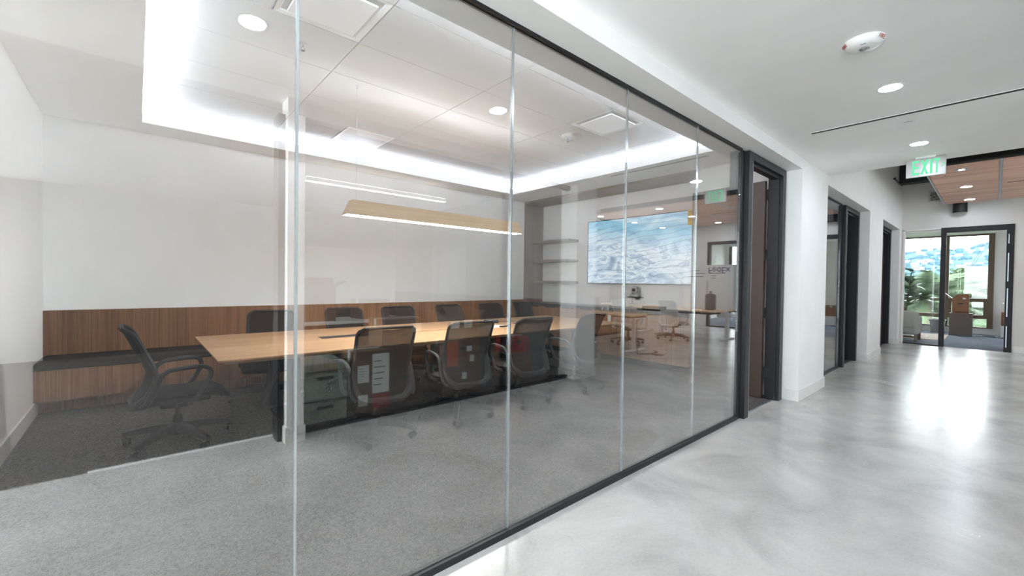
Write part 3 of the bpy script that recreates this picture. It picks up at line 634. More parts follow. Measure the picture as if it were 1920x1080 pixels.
for x in (9.69, 11.38, 13.05):
    for y in (.37, -2.12, -3.9):
        downlight(x, y, 3.2, names.get((x, y), 'downlight in walnut ceiling over the %s desk row, %s' % ('front' if y > -3 else 'rear', {9.69: 'by its near edge', 11.38: 'in its middle', 13.05: 'by the end wall'}[x])), .075, 'odown', 'downlights in the walnut ceiling', 'alum', .45 if (x, y) == (9.69, .37) else 1.0)
        if (x, y) == (9.69, .37): MB().lathe([(.074, -.0008), (.074, -.003), (.036, -.0035), (.036, -.001)], seg=28).build('reflector', M['alum'], [o for o in COL.objects if o.get('label') == names[(x, y)]][0], True).location = (0, 0, 0)
t = thing('wall_light', (13.69, .53, 3.02), 'black cylinder downlight above the end office door', 'light')
MB().lathe([(.112, 0), (.115, .01), (.115, .29), (.1, .3)], seg=28).build('housing', M['black'], t, True)
MB().lathe([(.108, -.004), (.104, .0), (.09, .002)], seg=28).build('rim', M['steel'], t, True)
MB().lathe([(.088, -.001), (.05, -.002)], seg=24).build('lens', emit('cylinder_lens', (1, .97, .92, 1), 8), t, True)
bx(.1, -.04, .1, .13, .04, .2).build('bracket', M['black'], t)
t = thing('wall_grille', (13.82, .93, 3.46), 'small white wall grille under the dark beam', 'vent')
bx(-.012, -.12, -.14, 0, .12, .14).build('frame', M['tgrid'], t)
for i in range(7): bx(-.016, -.085, -.1+i*.028, -.012, .085, -.085+i*.028).build('louver', M['dgrey'], t)
t = thing('wall_bracket', (12.9, 1.47, 3.7), 'thin black rod beside the dark beam', 'bracket')
MB().tube([(-.55, 0, 0), (.2, 0, 0)], .014, 8).build('rod', M['black'], t)
bx(-.57, -.02, -.02, -.55, .018, .02).build('foot', M['black'], t)

# ------------------------------------------------------------------ table
t = thing('conference_table', (.45, 3.74, 0), 'long rectangular oak conference table on black steel legs', 'table')
L_, D_ = 5.2, 1.70
top = MB(); e2 = .05
rings = []
for ins, z in ((0, .74), (0, .729), (e2, .70), (e2+.15, .698)):
    rings.append([top.b.verts.new(p) for p in ((ins, ins, z), (L_-ins, ins, z), (L_-ins, D_-ins, z), (ins, D_-ins, z))])
top.b.faces.new(rings[0]); top.b.faces.new(rings[-1][::-1])
for A, B in zip(rings, rings[1:]):
    for i in range(4): top.b.faces.new((A[i], A[(i+1) % 4], B[(i+1) % 4], B[i]))
top.build('tabletop', M['oak'], t)
for a, b, mt in ((.98, 1.62, 'dgrey'), (2.0, 3.2, 'oak'), (3.68, 4.32, 'dgrey')):
    fl = bx(a, .80, .7405, b, .95, .7425).build('cable_flap', M[mt], t)
    MB().box(a-.004, .796, .7402, b+.004, .80, .7415).box(a-.004, .95, .7402, b+.004, .954, .7415).build('flap_edge', M['dgrey'], fl)
for x in (.62, 2.55, 4.55):
    for y in (.45, 1.2): MB().rbox(x-.045, y-.045, .02, x+.045, y+.045, .70, .004, 1).build('leg', M['black'], t)
    MB().rbox(x-.05, .2, 0, x+.05, 1.5, .022, .006, 1).build('foot_bar', M['black'], t)
bx(.5, .8, .64, 4.7, .9, .69).build('beam', M['black'], t)
bx(1.0, .6, .55, 1.7, 1.1, .64).build('cable_tray', M['black'], t)
tag(MB().tube([(1.12, 4.95, .62), (1.1, 4.8, .45), (1.0, 4.72, .25), (.95, 4.78, .08), (1.05, 4.9, .025), (1.3, 4.95, .022), (1.6, 4.8, .022)], .02, 8).build('cable_sleeve', M['black'], None, True), 'black corrugated cable sleeve curling under the table end', 'cable')
t = thing('conference_phone', (3.95, 4.93, .7425), 'round grey speakerphone on the oak table', 'phone')
MB().lathe([(.11, 0), (.115, .012), (.108, .032), (.09, .038)], seg=28).build('housing', M['dgrey'], t, True)
MB().lathe([(.088, .037), (.084, .041), (.03, .042)], seg=28).build('speaker_grille', M['steel'], t, True)
tag(MB().tube([(4.05, 4.95, .746), (4.3, 4.85, .746), (4.5, 4.72, .746), (4.6, 4.62, .747)], .003, 6).build('phone_cord', M['black']), 'thin black cord from speakerphone to table flap', 'cord')
t = thing('paper_sheet', (3.62, 4.46, .7405), 'white paper sheets lying beside the speakerphone', 'paper', rz=.3)
bx(-.15, -.105, 0, .15, .105, .002).build('sheet', M['paper'], t); bx(-.12, -.12, .002, .17, .08, .0035).build('sheet', M['paper'], t)
t = thing('remote_control', (3.72, 4.35, .7445), 'slim black and white remote on the paper sheets', 'remote', rz=.15)
MB().rbox(-.09, -.02, 0, .09, .02, .016, .004, 2).build('casing', M['black'], t)
MB().rbox(-.07, -.015, .016, .03, .015, .018, .001, 1).build('keypad', M['white'], t)

# ------------------------------------------------------------------ task chairs
PROF = [(.352, -.243), (.40, -.225), (.461, -.19), (.543, -.163), (.596, -.152), (.676, -.178), (.756, -.215), (.867, -.262), (.93, -.292), (.972, -.34)]
def prof(z):
    for (a, xa), (b, xb) in zip(PROF, PROF[1:]):
        if z <= b: return xa+(xb-xa)*max(0, (z-a))/(b-a)
    return PROF[-1][1]
def bpt(y, z):                       # a point of the curved backrest surface
    return Vector((prof(z)+.055*(abs(y)/.23)**2-.05, y, z))
def hw(z):                           # half width of the back at height z
    w = .225+.015*(z-.36)/.6
    r = .11
    if z < .36+r: w -= r-math.sqrt(max(0, r*r-(.36+r-z)**2))
    r = .06
    if z > .965-r: w -= r-math.sqrt(max(0, r*r-(z-.965+r)**2))
    return w
def make_chair(label, group, back='mesh', frame='dgrey', seatm='fabric', basem='black'):
    t = thing('task_chair', (0, 0, 0), label, 'chair', group=group)
    zs = [.362+(.963-.362)*(i/26) for i in range(27)]
    left = [bpt(hw(z), z) for z in zs]; right = [bpt(-hw(z), z) for z in zs[::-1]]
    out = left+right; rad = [.024-.012*(p.z-.36)/.6+(.010 if p.z < .42 else (.005 if p.z < .5 else 0)) for p in out]
    MB().tube(out, rad, 8, True).build('back_frame', M[frame], t, True)
    nu, nv = 10, 18
    MB().grid(lambda u, v: bpt((u*2-1)*(hw(.372+v*.58)-.008), .372+v*.58), nu, nv).build('back_mesh', M[back], t, True)
    # seat: cushion with a waterfall nose
    def seat(u, v, dz):
        x = -.2+.53*u; y = (v*2-1)
        w = .235-.03*max(0, (u-.75)/.25)**2-.02*max(0, (.12-u)/.12)**2
        edge = abs(y)**6
        top = .462-.018*math.sin(PI*u)-.075*max(0, (u-.72)/.28)**2 - .022*edge
        bot = .40-.055*max(0, (u-.6)/.4)**1.5+.01*edge
        return Vector((x, y*w, top if dz else bot))
    c = MB(); nu, nv = 14, 10
    Tn = [[c.b.verts.new(seat(i/nu, j/nv, 1)) for j in range(nv+1)] for i in range(nu+1)]
    Bn = [[c.b.verts.new(seat(i/nu, j/nv, 0)) for j in range(nv+1)] for i in range(nu+1)]
    for i in range(nu):
        for j in range(nv):
            c.b.faces.new((Tn[i][j], Tn[i+1][j], Tn[i+1][j+1], Tn[i][j+1])); c.b.faces.new((Bn[i][j], Bn[i][j+1], Bn[i+1][j+1], Bn[i+1][j]))
    for i in range(nu):
        for j in (0, nv): c.b.faces.new((Tn[i][j], Tn[i+1][j], Bn[i+1][j], Bn[i][j]))
    for j in range(nv):
        for i in (0, nu): c.b.faces.new((Tn[i][j], Tn[i][j+1], Bn[i][j+1], Bn[i][j]))
    c.build('seat', M[seatm], t, True)
    MB().rbox(-.23, -.2, .355, .2, .2, .402, .018, 2).rbox(-.12, -.09, .30, .1, .09, .36, .02, 2).build('seat_pan', M['black'], t, True)
    MB().tube([(-.02, -.1, .33), (-.02, -.2, .325), (-.01, -.24, .33)], .006, 6).build('lever', M['black'], t, True)
    for s in (-1, 1):
        y = .258*s
        pts = [(-.232, .222*s, .37), (-.205, .25*s, .40), (-.172, y, .47), (-.145, y, .55), (-.118, y, .605), (-.075, y, .634), (.0, y, .643), (.09, y, .647), (.145, y, .642), (.178, y, .622), (.188, y, .59), (.178, y, .545), (.14, y, .47), (.1, y, .405), (.07, .245*s, .378), (.02, .2*s, .37)]
        MB().tube(pts, [.02, .02, .019, .018, .016, .015, .015, .015, .014, .013, .013, .013, .013, .013, .013, .013], 8, False, 1.0, 1.5).build('armrest', M[frame], t, True)
    MB().lathe([(.022, .2), (.022, .31)], seg=14).lathe([(.033, .07), (.036, .17), (.032, .215), (.026, .235)], seg=16).build('gas_column', M['black'], t, True)
    MB().lathe([(.05, .085), (.056, .12), (.05, .165), (.036, .17)], seg=20).build('hub', M[basem], t, True)
    for k in range(5):
        a = 2*PI*k/5+.12; R = Matrix.Rotation(a, 3, 'Z')
        lg = MB(); pr_ = [(.03, .16, .085, .034), (.15, .15, .095, .028), (.27, .128, .085, .024), (.36, .106, .072, .02), (.38, .098, .074, .016)]
        rg = [[lg.b.verts.new(R @ Vector((x, y_, z_))) for y_, z_ in ((-w, zb), (w, zb), (w*.7, zt), (-w*.7, zt))] for x, zt, zb, w in pr_]
        lg.b.faces.new(rg[0]); lg.b.faces.new(rg[-1][::-1])
        for A, B in zip(rg, rg[1:]):
            for i in range(4): lg.b.faces.new((A[i], B[i], B[(i+1) % 4], A[(i+1) % 4]))
        lg.build('base_leg', M[basem], t)
        p = R @ Vector((.362, 0, 0)); ca = a+.9+k*.7
        cs = MB().lathe([(.007, .05), (.007, .085)], (0, 0, 0), 8).lathe([(.02, .046), (.024, .058), (.014, .064)], (0, 0, 0), 10).build('caster', M['caster'], t, True)
        cs.location = (p.x, p.y, 0); cs.rotation_euler.z = ca
        for s in (-1, 1):
            y0 = .007*s; y1 = .027*s
            MB().lathe([(.016, min(y0, y1)-.0005), (.028, min(y0, y1)), (.03, (y0+y1)/2), (.028, max(y0, y1)), (.016, max(y0, y1)+.0005)], (.012, 0, .031), 16, 'y').build('wheel', M['caster'], cs, True)
    return t
G1 = 'black mesh task chairs around the oak table'
proto = make_chair('black mesh task chair alone at the table end by the bench', G1)
proto.location = (.257, 4.41, 0); proto.rotation_euler.z = .03
near = [(1.57, 3.56, 84, 'black mesh chair on the glass side, first from the table end with the lone chair'), (2.42, 3.55, 83, 'black mesh chair on the glass side, second from the lone end chair'),
        (3.24, 3.54, 85, 'black mesh chair on the glass side, third from the lone end chair'), (4.22, 3.56, 93, 'black mesh chair on the glass side, closest to the screen niche')]
far = [(1.12, 5.40, -108, 'black mesh chair on the bench side, first from the lone end chair'), (2.07, 5.44, -91, 'black mesh chair on the bench side, second from the lone end chair'),
       (2.82, 5.44, -96, 'black mesh chair on the bench side, third from the lone end chair'), (3.74, 5.46, -88, 'black mesh chair on the bench side, third from the niche shelves'),
       (4.56, 5.46, -93, 'black mesh chair on the bench side, second from the niche shelves'), (5.42, 5.54, -84, 'black mesh chair on the bench side, closest to the niche shelves')]
for x, y, a, l in near+far:
    c = dup(proto); c.location = (x, y, 0); c.rotation_euler.z = math.radians(a); c['label'] = l
# pale chairs by the desks across the corridor
wp = make_chair('white backed task chair at the desk near the pillar', 'white backed chairs at the desks', 'offw', 'white', 'offw', 'black')
wp.location = (8.22, -2.0, 0); wp.rotation_euler.z = math.radians(100)
for x, y, a, l in ((9.72, -1.72, 8, 'white backed task chair tucked at the long desk'), (9.98, -4.25, -15, 'white backed task chair at the rear of the long desk')):
    c = dup(wp); c.location = (x, y, 0); c.rotation_euler.z = math.radians(a); c['label'] = l

# ------------------------------------------------------------------ desks across the corridor (seen mirrored in the glass)
def desk(x, y0, y1, label, group='sit-stand desks in the open work area'):
    t = thing('sit_stand_desk', (x, (y0+y1)/2, 0), label, 'desk', group=group); h = (y0-y1)/2
    MB().rbox(-.38, -h, .715, .38, h, .74, .004, 1).build('desktop', M['maple'], t)
    bx(-.25, -h+.1, .675, .25, h-.1, .714).build('under_frame', M['black'], t)
    for s in (-1, 1):
        y = s*(h-.2)
        MB().rbox(-.35, y-.04, 0, .35, y+.04, .035, .012, 2).build('foot', M['white'], t)
        MB().rbox(-.045, y-.035, .035, .045, y+.035, .68, .006, 1).build('leg', M['white'], t)
    return t
desk(7.42, -1.13, -2.75, 'white legged desk nearest the wide pillar')
dk = desk(10.84, -.72, -2.85, 'wide white legged desk with tall shipping carton on it')
MB().rbox(-1.22, -1.06, .715, -.385, 1.06, .74, .004, 1).build('desktop', M['maple'], dk)
bx(-1.1, -.95, .66, -.3, .95, .714).build('under_frame', M['black'], dk)
MB().rbox(-.60, .86, .58, -.575, 1.12, 1.03, .01, 2).build('end_panel', M['white'], dk)
desk(10.84, -2.95, -4.6, 'white legged desk at the rear of the long row')
t = thing('low_cabinet', (9.2, -3.45, 0), 'low walnut cabinet behind the near desk', 'cabinet')
bx(-.6, -.25, .06, .6, .25, .6).build('body', M['cab'], t); bx(-.55, -.22, 0, .55, .22, .06).build('plinth', M['black'], t)
for a, b in ((-.59, -.01), (.01, .59)):
    d_ = bx(a, .25, .08, b, .268, .58).build('door', M['cab'], t); bx((a+b)/2-.05, .268, .5, (a+b)/2+.05, .278, .51).build('handle', M['black'], d_)
def screen_on_arm(x, y, label, rz=0):
    t = thing('monitor', (x, y, .74), label, 'monitor', rz=rz, group='monitors on the desks')
    MB().rbox(-.09, -.12, 0, .09, .12, .012, .004, 1).build('stand_foot', M['black'], t)
    MB().tube([(0, 0, .01), (.02, 0, .3)], .014, 8).build('stand_neck', M['black'], t, True)
    MB().rbox(-.025, -.3, .16, 0, .3, .52, .006, 1).build('display', M['black'], t)
screen_on_arm(11.0, -3.7, 'black monitor on the rear desk');
t = thing('desk_bag', (10.3, -1.1, .74), 'taupe padded bag on the desk beside the carton', 'bag')
MB().rbox(-.1, -.1, 0, .1, .1, .38, .04, 3).build('body', M['sidet'], t, True)
MB().tube([(-.05, 0, .37), (-.04, 0, .44), (.04, 0, .44), (.05, 0, .37)], .01, 6).build('handle', M['black'], t, True)
t = thing('shipping_carton', (11.0, -1.44, .74), 'tall white shipping carton upside down with purple lettering', 'box')
bx(-.12, -.62, 0, .12, .62, 1.1).build('body', M['paper'], t)
fx = link('lettering', text_mesh('FedEx', .22, M['purple'], .001), t); fx['label'] = 'upside down purple lettering'
place(fx, (0, 1, 0), (0, 0, -1), (-.122, .28, .97))
for z, y0, y1 in ((.88, .1, .3), (.82, .1, .22), (.76, .1, .2), (.88, -.3, -.05), (.8, -.5, -.1), (.95, -.5, -.2)): bx(-.1225, y0, z, -.1202, y1, z+.012).build('print_line', M['ink'], t)
bx(-.123, -.02, .05, -.1201, .02, .7).build('tape', M['tgrid'], t)
tag(MB().tube([(7.3, -1.2, .65), (7.15, -1.12, .25), (7.1, -1.05, .012), (7.4, -.95, .01), (7.7, -.98, .01), (7.75, -1.1, .01)], .008, 6).build('desk_cable', M['black'], None, True), 'black cable trailing on concrete from the near desk', 'cable')
t = thing('floor_outlet', (7.43, -.82, 0), 'round dark floor outlet cover in the concrete', 'outlet')
MB().lathe([(.12, 0), (.12, .006), (.11, .008)], seg=24).build('cover', M['bronze'], t, True); MB().lathe([(.05, .008), (.05, .01)], seg=16).build('lid', M['dgrey'], t)
# box-room lamp
t = thing('linear_lamp', (2.6, -2.33, 2.58), 'slim white linear lamp hanging in the box room', 'lamp')
bx(-1.02, -.03, 0, 1.02, .03, .05).build('housing', M['white'], t)
bx(-1.01, -.027, -.004, 1.01, .027, -.0005).build('diffuser', M['lin'], t); bx(-1.01, -.02, .0505, 1.01, .02, .054).build('uplight', M['lin'], t)
for x in (-.9, .9): MB().tube([(x, 0, .05), (x, 0, .24)], .002, 5).build('wire', M['steel'], t)

# ------------------------------------------------------------------ cartons in the box room
def carton(x, y, z, sx, sy, sz, label, rz=0, mt='card', lab=None, open_=False, group='moving boxes in the box room', name='cardboard_box', tape=True, slot=True):
    t = thing(name, (x, y, z), label, 'box', rz=rz, group=group); a, b = sx/2, sy/2
    MB().box(-a, -b, 0, a, b, sz).build('body', M[mt], t)
    if open_:
        for s in (-1, 1):
            f = MB().box(-a+.01, 0, 0, a-.01, .004, sy*.45, Matrix.Rotation(s*.9, 3, 'X')).build('flap', M[mt], t); f.location = (0, s*b, sz)
            f = MB().box(0, -b+.01, 0, .004, b-.01, sx*.3, Matrix.Rotation(-s*-1.1, 3, 'Y')).build('flap', M[mt], t); f.location = (s*a, 0, sz)
    elif tape:
        bx(-a*1.002, -.03, sz*.8, a*1.002, .03, sz+.002).build('tape', M['tgrid'], t)
    if slot: bx(-.05, b, sz*.62, .05, b+.002, sz*.62+.03).build('hand_slot', M['ink'], t)
    if lab:
        for (u0, v0, u1, v1, mm_, txt) in lab:
            o = bx(u0*sx-a, b+.001, v0*sz, u1*sx-a, b+.003, v1*sz).build('printed_label', M[mm_], t)
            if txt:
                for q in range(5): bx(u0*sx-a+.015, b+.0031, (v0+(v1-v0)*(.2+.15*q))*sz, (u0+(u1-u0)*(.55+.08*(q % 4)))*sx-a, b+.0036, (v0+(v1-v0)*(.222+.15*q))*sz).build('print_line', M['ink'], o)
    return t
def file_box(x, y, z, label):
    t = thing('file_box', (x, y, z), label, 'box', group='grey green file boxes')
    bx(-.2, -.25, 0, .2, .25, .225).build('body', M['sage'], t)
    bx(-.206, -.256, .205, .206, .256, .275).build('lid', M['sage'], t)
    bx(-.075, .25, .12, .075, .2525, .15).build('handle', M['black'], t); bx(-.206, .256, .2, .206, .258, .207).build('lid_edge', M['dgrey'], t)
Z0 = .004
file_box(1.34, -1.03, Z0, 'grey green file box on the box room floor'); file_box(1.34, -1.03, Z0+.275, 'grey green file box stacked on another')
WL = (.12, .35, .8, .92, 'paper', True)
carton(1.82, -1.0, Z0, .36, .42, .62, 'tall brown carton with white shipping labels next to the file boxes', 0, 'card', [(.03, .5, .35, .78, 'paper', True), (.05, .12, .32, .3, 'paper', True), (.45, .3, .95, .95, 'paper', True), (.45, .05, .95, .28, 'red', False)])
carton(2.25, -1.12, Z0, .42, .42, .42, 'plain brown carton in the middle of the box row', 0, 'card2')
carton(2.22, -1.1, Z0+.42, .5, .4, .5, 'large brown carton stacked on the plain one', .05, 'card', [(.7, .7, .9, .9, 'tgrid', False)])
carton(2.95, -1.05, Z0, .56, .4, .32, 'flat dark carton under the one with an orange label', 0, 'card2', [(.5, .5, .62, .75, 'paper', False)])
carton(2.95, -1.03, Z0+.32, .5, .4, .32, 'brown carton with big orange label', 0, 'card', [(.05, .05, .35, .98, 'orange', False), (.7, .15, .82, .4, 'paper', False), (.6, .55, .75, .75, 'paper', False)])
carton(2.98, -1.04, Z0+.64, .46, .38, .28, 'opened brown carton with raised flaps on top of the orange label one', .04, 'card', [(.1, .5, .35, .8, 'paper', True), (.5, .5, .75, .85, 'paper', True)], True)
carton(4.05, -1.2, Z0, .4, .4, .35, 'brown carton near the wide pillar', -.1, 'card2')
carton(4.06, -1.2, Z0+.35, .34, .34, .22, 'small red printed carton near the wide pillar', .1, 'red', None)
t = thing('folding_table', (2.4, -3.2, Z0), 'white folding table in the rear of the box room', 'table')
MB().rbox(-.9, -.38, .7, .9, .38, .74, .008, 1).build('tabletop', M['white'], t)
for x in (-.75, .75):
    for y in (-.3, .3): MB().tube([(x, y, 0), (x*.95, y, .7)], .014, 8).build('leg', M['steel'], t)
carton(1.9, -3.2, Z0+.74, .6, .45, .5, 'large carton on the folding table', .1, 'card', None, True)
carton(2.8, -3.2, Z0+.74, .45, .4, .3, 'smaller carton on the folding table', -.15, 'card2')

# ------------------------------------------------------------------ end office
def lamp_disc(x, y, z, l): downlight(x, y, z, l, .075, 'odown', 'downlights in the small offices')
lamp_disc(8.4, 3.4, 2.9, 'added downlight brightening the small office behind the second door'); lamp_disc(12.2, 3.4, 2.9, 'added downlight brightening the small office behind the third door')  # unseen lamps added to light the two small offices
lamp_disc(15.6, .9, 3.07, 'downlight inside the end office'); lamp_disc(15.6, -2.3, 3.07, 'downlight inside the second end office')
t = thing('office_sofa', (14.35, 1.2, 0), 'rounded grey boucle armchair on wooden legs in the end office', 'armchair')
MB().rbox(0, .0, .28, .16, 1.0, .76, .07, 4).build('backrest', M['sofa'], t, True)
MB().rbox(.0, .0, .17, .85, 1.0, .42, .06, 3).build('seat', M['sofa'], t, True)
MB().rbox(.12, .0, .3, .8, .15, .62, .06, 3).build('armrest', M['sofa'], t, True); MB().rbox(.12, .86, .3, .8, 1.0, .62, .06, 3).build('armrest', M['sofa'], t, True)
for x in (.05, .78):
    for y in (.05, .95): MB().rbox(x-.025, y-.03, 0, x+.025, y+.03, .2, .006, 1).build('leg', M['bark'], t)
bx(.03, .08, .1, .07, .92, .14).build('cross_rail', M['bark'], t)
t = thing('office_rug', (16.25, 1.4, 0), 'beige flat rug with raised stripes beside the armchair', 'rug')
bx(-.92, -.58, 0, 1.0, 1.6, .008).build('rug_body', M['rug'], t)
for i in range(8): bx(-.9, -.5+i*.25, .008, .98, -.42+i*.25, .011).build('stripe', M['rug'], t)
t = thing('side_table', (17.55, .6, 0), 'taupe cube side table under the notched carton', 'table')
MB().rbox(-.2, -.225, .0, .2, .225, .63, .006, 1).build('body', M['sidet'], t); MB().rbox(-.205, -.23, .61, .205, .23, .632, .004, 1).build('top_panel', M['sidet'], t)
t = thing('cardboard_box', (17.55, .61, .632), 'upright cardboard box with notched corner on the taupe cube', 'box')
MB().prism([(-.16, 0), (.165, 0), (.165, .42), (.06, .54), (-.145, .54), (-.16, .5)], -.15, .15, 'yz').build('body', M['card3'], t)
bx(-.153, -.05, .26, -.15, .05, .285).build('hand_slot', M['ink'], t)
for s, y in ((1, .17), (-1, -.165)):
    f = MB().box(-.14, 0, 0, .14, .005, .2, Matrix.Rotation(-s*.8, 3, 'X')).build('flap', M['paper'], t); f.location = (0, y, .42 if s > 0 else .4)
bx(-.1525, -.13, .03, -.15, .1, .045).build('print_line', M['ink'], t); bx(-.1525, -.1, .4, -.15, -.04, .44).build('sticker', M['paper'], t)
t = thing('storage_tote', (18.1, 1.1, 0), 'smoky plastic storage tote with papers on top beside the taupe cube', 'tote')
tt = MB(); lo = [(-.2, -.13), (.2, -.13), (.2, .13), (-.2, .13)]
A = [tt.b.verts.new((x, y, .0)) for x, y in lo]; B = [tt.b.verts.new((x*1.15, y*1.2, .36)) for x, y in lo]
tt.b.faces.new(A[::-1]); tt.b.faces.new(B)
for i in range(4): tt.b.faces.new((A[i], A[(i+1) % 4], B[(i+1) % 4], B[i]))
tt.build('tub', M['tub'], t); MB().rbox(-.25, -.175, .355, .25, .175, .39, .008, 1).build('lid', M['tub'], t)
bx(-.16, -.1, .39, .12, .12, .43).build('paper_pile', M['paper'], t)
carton(18.12, -.32, 0, .4, .34, .31, 'white file box with lid at the end office side wall', 0, 'paper', None, group='boxes by the end office wall', name='file_box', tape=False)
carton(18.12, -.32, .31, .38, .33, .37, 'brown carton on the white file box at the side wall', 0, 'card3', None, group='boxes by the end office wall')
tag(MB().tube([(17.7, .3, .012), (17.5, .1, .012), (17.65, -.05, .012), (17.8, .12, .012), (17.6, .18, .02), (17.45, .0, .012), (17.4, -.2, .012)], .009, 6).build('power_cable', M['black'], None, True), 'dark coiled cable on blue grey carpet by the taupe cube', 'cable')
# fiddle-leaf fig
t = thing('potted_fig', (15.9, 1.6, .011), 'large leaved potted fig beside the end office window', 'plant')
MB().lathe([(.14, 0), (.18, .32), (.185, .36), (.15, .36), (.15, .33)], seg=24).build('pot', M['white'], t, True)
MB().tube([(0, 0, .3), (.02, -.02, .8), (-.02, -.06, 1.3), (0, -.1, 1.75)], [.022, .02, .016, .01], 8).tube([(.02, -.02, .8), (0, -.2, 1.0), (0, -.36, 1.14)], .011, 6).build('stem', M['bark'], t, True)
def leafmesh(L, w):
    q = MB()
    q.grid(lambda u, v: Vector((L*u, (v*2-1)*w*math.sin(PI*min(1, u*.92+.06))**.7*(.7+.5*u), .05*L*math.sin(u*PI)-.18*L*u*u+.1*abs(v*2-1)*w)), 6, 4)
    return q.mesh('leaf', M['leaf'], True)
lm = [leafmesh(.36, .11), leafmesh(.29, .095)]
for i in range(46):
    f = i/45; z = .75+1.05*f
    if i % 3 == 0: base = Vector((0, -.2-.16*random.random(), 1.02+.16*random.random()))
    else: base = Vector((0, -.1*f-.02, z))
    o = link('leaf', random.choice(lm), t, base); o.rotation_euler = (random.uniform(-.3, .3), random.uniform(-.7, .25), i*2.4+random.uniform(-.3, .3))

# ------------------------------------------------------------------ outside
def hz(x, y): return -34+84*((x-280)/460)**1.15+3*math.sin(y*.05+x*.02)+2.0*math.sin(y*.13+1.3)+1.5*math.sin(x*.09)
def hp(u, v):
    x = 282+458*u; y = -170+420*v; return Vector((x, y, hz(x, y)))
tag(MB().grid(hp, 60, 90).build('hillside', M['hill'], None, True), 'distant scrub covered hillside dotted with houses', 'hill', kind='structure')
struct('ground_outside', bx(20, -170, -9.4, 282, 260, -9), M['scrub'], 'green ground far below the end office window', 'ground')
hs, rf, tr = MB(), MB(), MB()
for i in range(190):
    x = random.uniform(300, 720); y = random.uniform(-40, .16*x); z = hz(x, y); w_ = random.uniform(2.5, 8); h = random.uniform(1.0, 2.4)
    hs.box(x-3, y-w_/2, z-1.5, x+3, y+w_/2, z+h)
    rf.box(x-3.4, y-w_/2-.4, z+h, x+3.4, y+w_/2+.4, z+h+.6)
for i in range(900):
    x = random.uniform(300, 735); y = random.uniform(-60, .17*x); tr.blob((x, y, hz(x, y)+.6), random.uniform(1.0, 3.0), 1, .25, (1, 1.3, .9))
tag(hs.build('hillside_houses', M['house']), 'many tiny pale houses scattered on the far hillside', 'houses', kind='stuff')
tag(rf.build('hillside_roofs', M['roofs']), 'many tiny tiled roofs on the far hillside houses', 'roofs', kind='stuff')
tag(tr.build('hillside_trees', M['cypress'], None, True), 'dark tree clumps covering the far hillside', 'trees', kind='stuff')
gs = MB()
for i in range(260):
    x = random.uniform(34, 200); y = random.uniform(-.1*x, .2*x); gs.blob((x, y, -9+random.uniform(.5, 5.5)*(1+.2*(x > 90))), random.uniform(1.2, 3), 1, .3)
tag(gs.build('garden_shrubs', M['scrub'], None, True), 'mixed green shrubs and trees below the window', 'shrubs', kind='stuff')
bl = MB()
for i in range(60): bl.blob((random.uniform(34, 44), random.uniform(-.6, 4.5), random.uniform(-3.2, -1.6)), random.uniform(.12, .3), 1, .3)
tag(bl.build('orange_blossoms', M['bloom']), 'orange blossoms on the bushes below the window', 'flowers', kind='stuff')
def palm(x, y, z, R, label, nf=44, droop=.75, mt='palm'):
    t = thing('palm_tree', (x, y, -9), label, 'tree'); zc = z+9
    MB().tube([(0, 0, 0), (.1, 0, zc*.5), (0, 0, zc)], [.35, .28, .3], 8).build('trunk', M['bark'], t, True)
    for k in range(nf):
        a = k*2.399; el = 1.25-1.5*(k/nf); q = MB(); pts = []
        for s in range(9):
            u = s/8; r = R*u*math.cos(el*(1-.35*u)); h = R*(u*math.sin(el)-droop*.55*u*u)
            pts.append(Vector((r*math.cos(a), r*math.sin(a), zc+h)))
        q.tube(pts, [.03*(1-.8*s/8) for s in range(9)], 4)
        sd = Vector((-math.sin(a), math.cos(a), 0))
        for s in range(2, 29):
            u = s/29*8; i0 = min(7, int(u)); p = pts[i0].lerp(pts[i0+1], u-i0); d0 = (pts[i0+1]-pts[i0]).normalized()
            l = R*.26*math.sin(PI*min(1, .12+.85*s/29))
            for sg in (-1, 1):
                tip = p+sd*sg*l*.75+d0*l*.6+Vector((0, 0, -.25*l)); nrm = d0*.045*R/2
                vs = [q.b.verts.new(c_) for c_ in (p-nrm, p+nrm, tip)]; q.b.faces.new(vs)
        q.build('frond', M[mt], t)
palm(30, 2.35, .75, 2.9, 'broad feathery palm outside the left part of the window')
palm(33, .95, .45, 2.9, 'broad feathery palm outside the right part of the window')
t = thing('palm_tree', (62, 2.28, -9), 'tall shaggy palm standing above the others', 'tree')
MB().tube([(0, 0, 0), (0, 0, 11.4)], [.3, .2], 8).build('trunk', M['bark'], t, True)
sk = MB()
for i in range(60):
    a = random.uniform(0, 6.28); z = random.uniform(10.2, 11.6); r = random.uniform(.3, .9); sk.tube([(0, 0, z+.3), (r*math.cos(a), r*math.sin(a), z-.3)], [.09, .02], 4)
sk.build('dry_skirt', M['shag'], t)
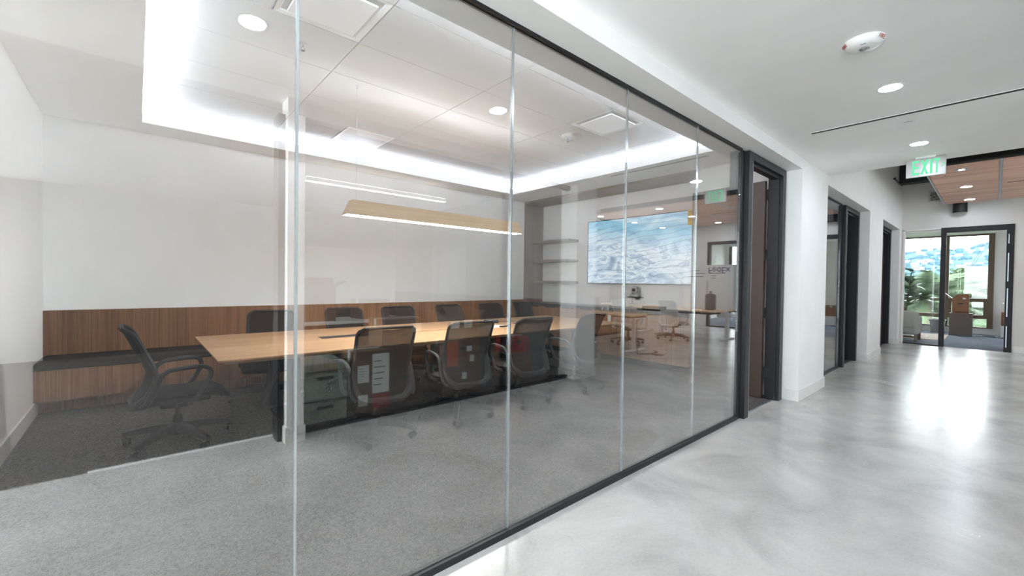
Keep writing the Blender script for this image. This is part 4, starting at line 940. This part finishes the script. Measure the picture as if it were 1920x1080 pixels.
cr = MB()
for i in range(50):
    a = random.uniform(0, 6.28); e_ = random.uniform(-.2, 1.4); r = random.uniform(.6, 1.05); cr.tube([(0, 0, 11.5), (r*math.cos(a)*math.cos(e_), r*math.sin(a)*math.cos(e_), 11.5+r*math.sin(e_))], [.03, .09], 4)
cr.build('crown', M['palm'], t)
for x, y, z, l in ((60, 1.05, 1.7, 'shortest of the three dark cypresses'), (60, .69, 2.27, 'middle cypress of three outside the window'), (60, .30, 2.40, 'tallest cypress, nearest the right window frame')):
    t = thing('cypress_tree', (x, y, -9), l, 'tree', group='three cypresses outside the window'); h = z+9; q = MB()
    MB().tube([(0, 0, 0), (0, 0, 2)], .12, 6).build('trunk', M['bark'], t)
    for i in range(150):
        u = i/149; rr = .36*(1-max(0, (u-.8)/.2)**1.6*.9); a = random.uniform(0, 6.28); q.blob((rr*.6*math.cos(a), rr*.6*math.sin(a), 1+(h-1.25)*u), rr*.55, 1, .3, (1, 1, 1.6))
    q.build('foliage', M['cypress'], t, True)
for a, b, l in (((40, 1.119, 2.54), (40, .463, 4.143), 'upper thin overhead wire outside the window'), ((40, 1.205, 2.198), (40, .306, 4.134), 'lower thin overhead wire outside the window')):
    A, B = Vector(a), Vector(b); D = (B-A)
    tag(MB().tube([A-D*4+Vector((0, 0, 1.6)), A-D*2+Vector((0, 0, .5)), A, A+D*.5-Vector((0, 0, .08)), B, B+D*3+Vector((0, 0, 1.5))], .012, 5).build('overhead_wire', M['ink']), l, 'wire')
# haze between the window and the hill
hm = bpy.data.materials.new('haze'); hm.use_nodes = True; hn = hm.node_tree; hn.nodes.clear()
vs = N(hn, 'ShaderNodeVolumeScatter'); vs.inputs[0].default_value = (.26, .55, 1, 1); vs.inputs['Density'].default_value = .00042
ho = N(hn, 'ShaderNodeOutputMaterial'); hn.links.new(vs.outputs[0], ho.inputs['Volume'])
tag(bx(215, -260, -40, 760, 340, 75).build('haze', hm), 'pale blue haze in front of the far hillside', 'haze', kind='stuff')
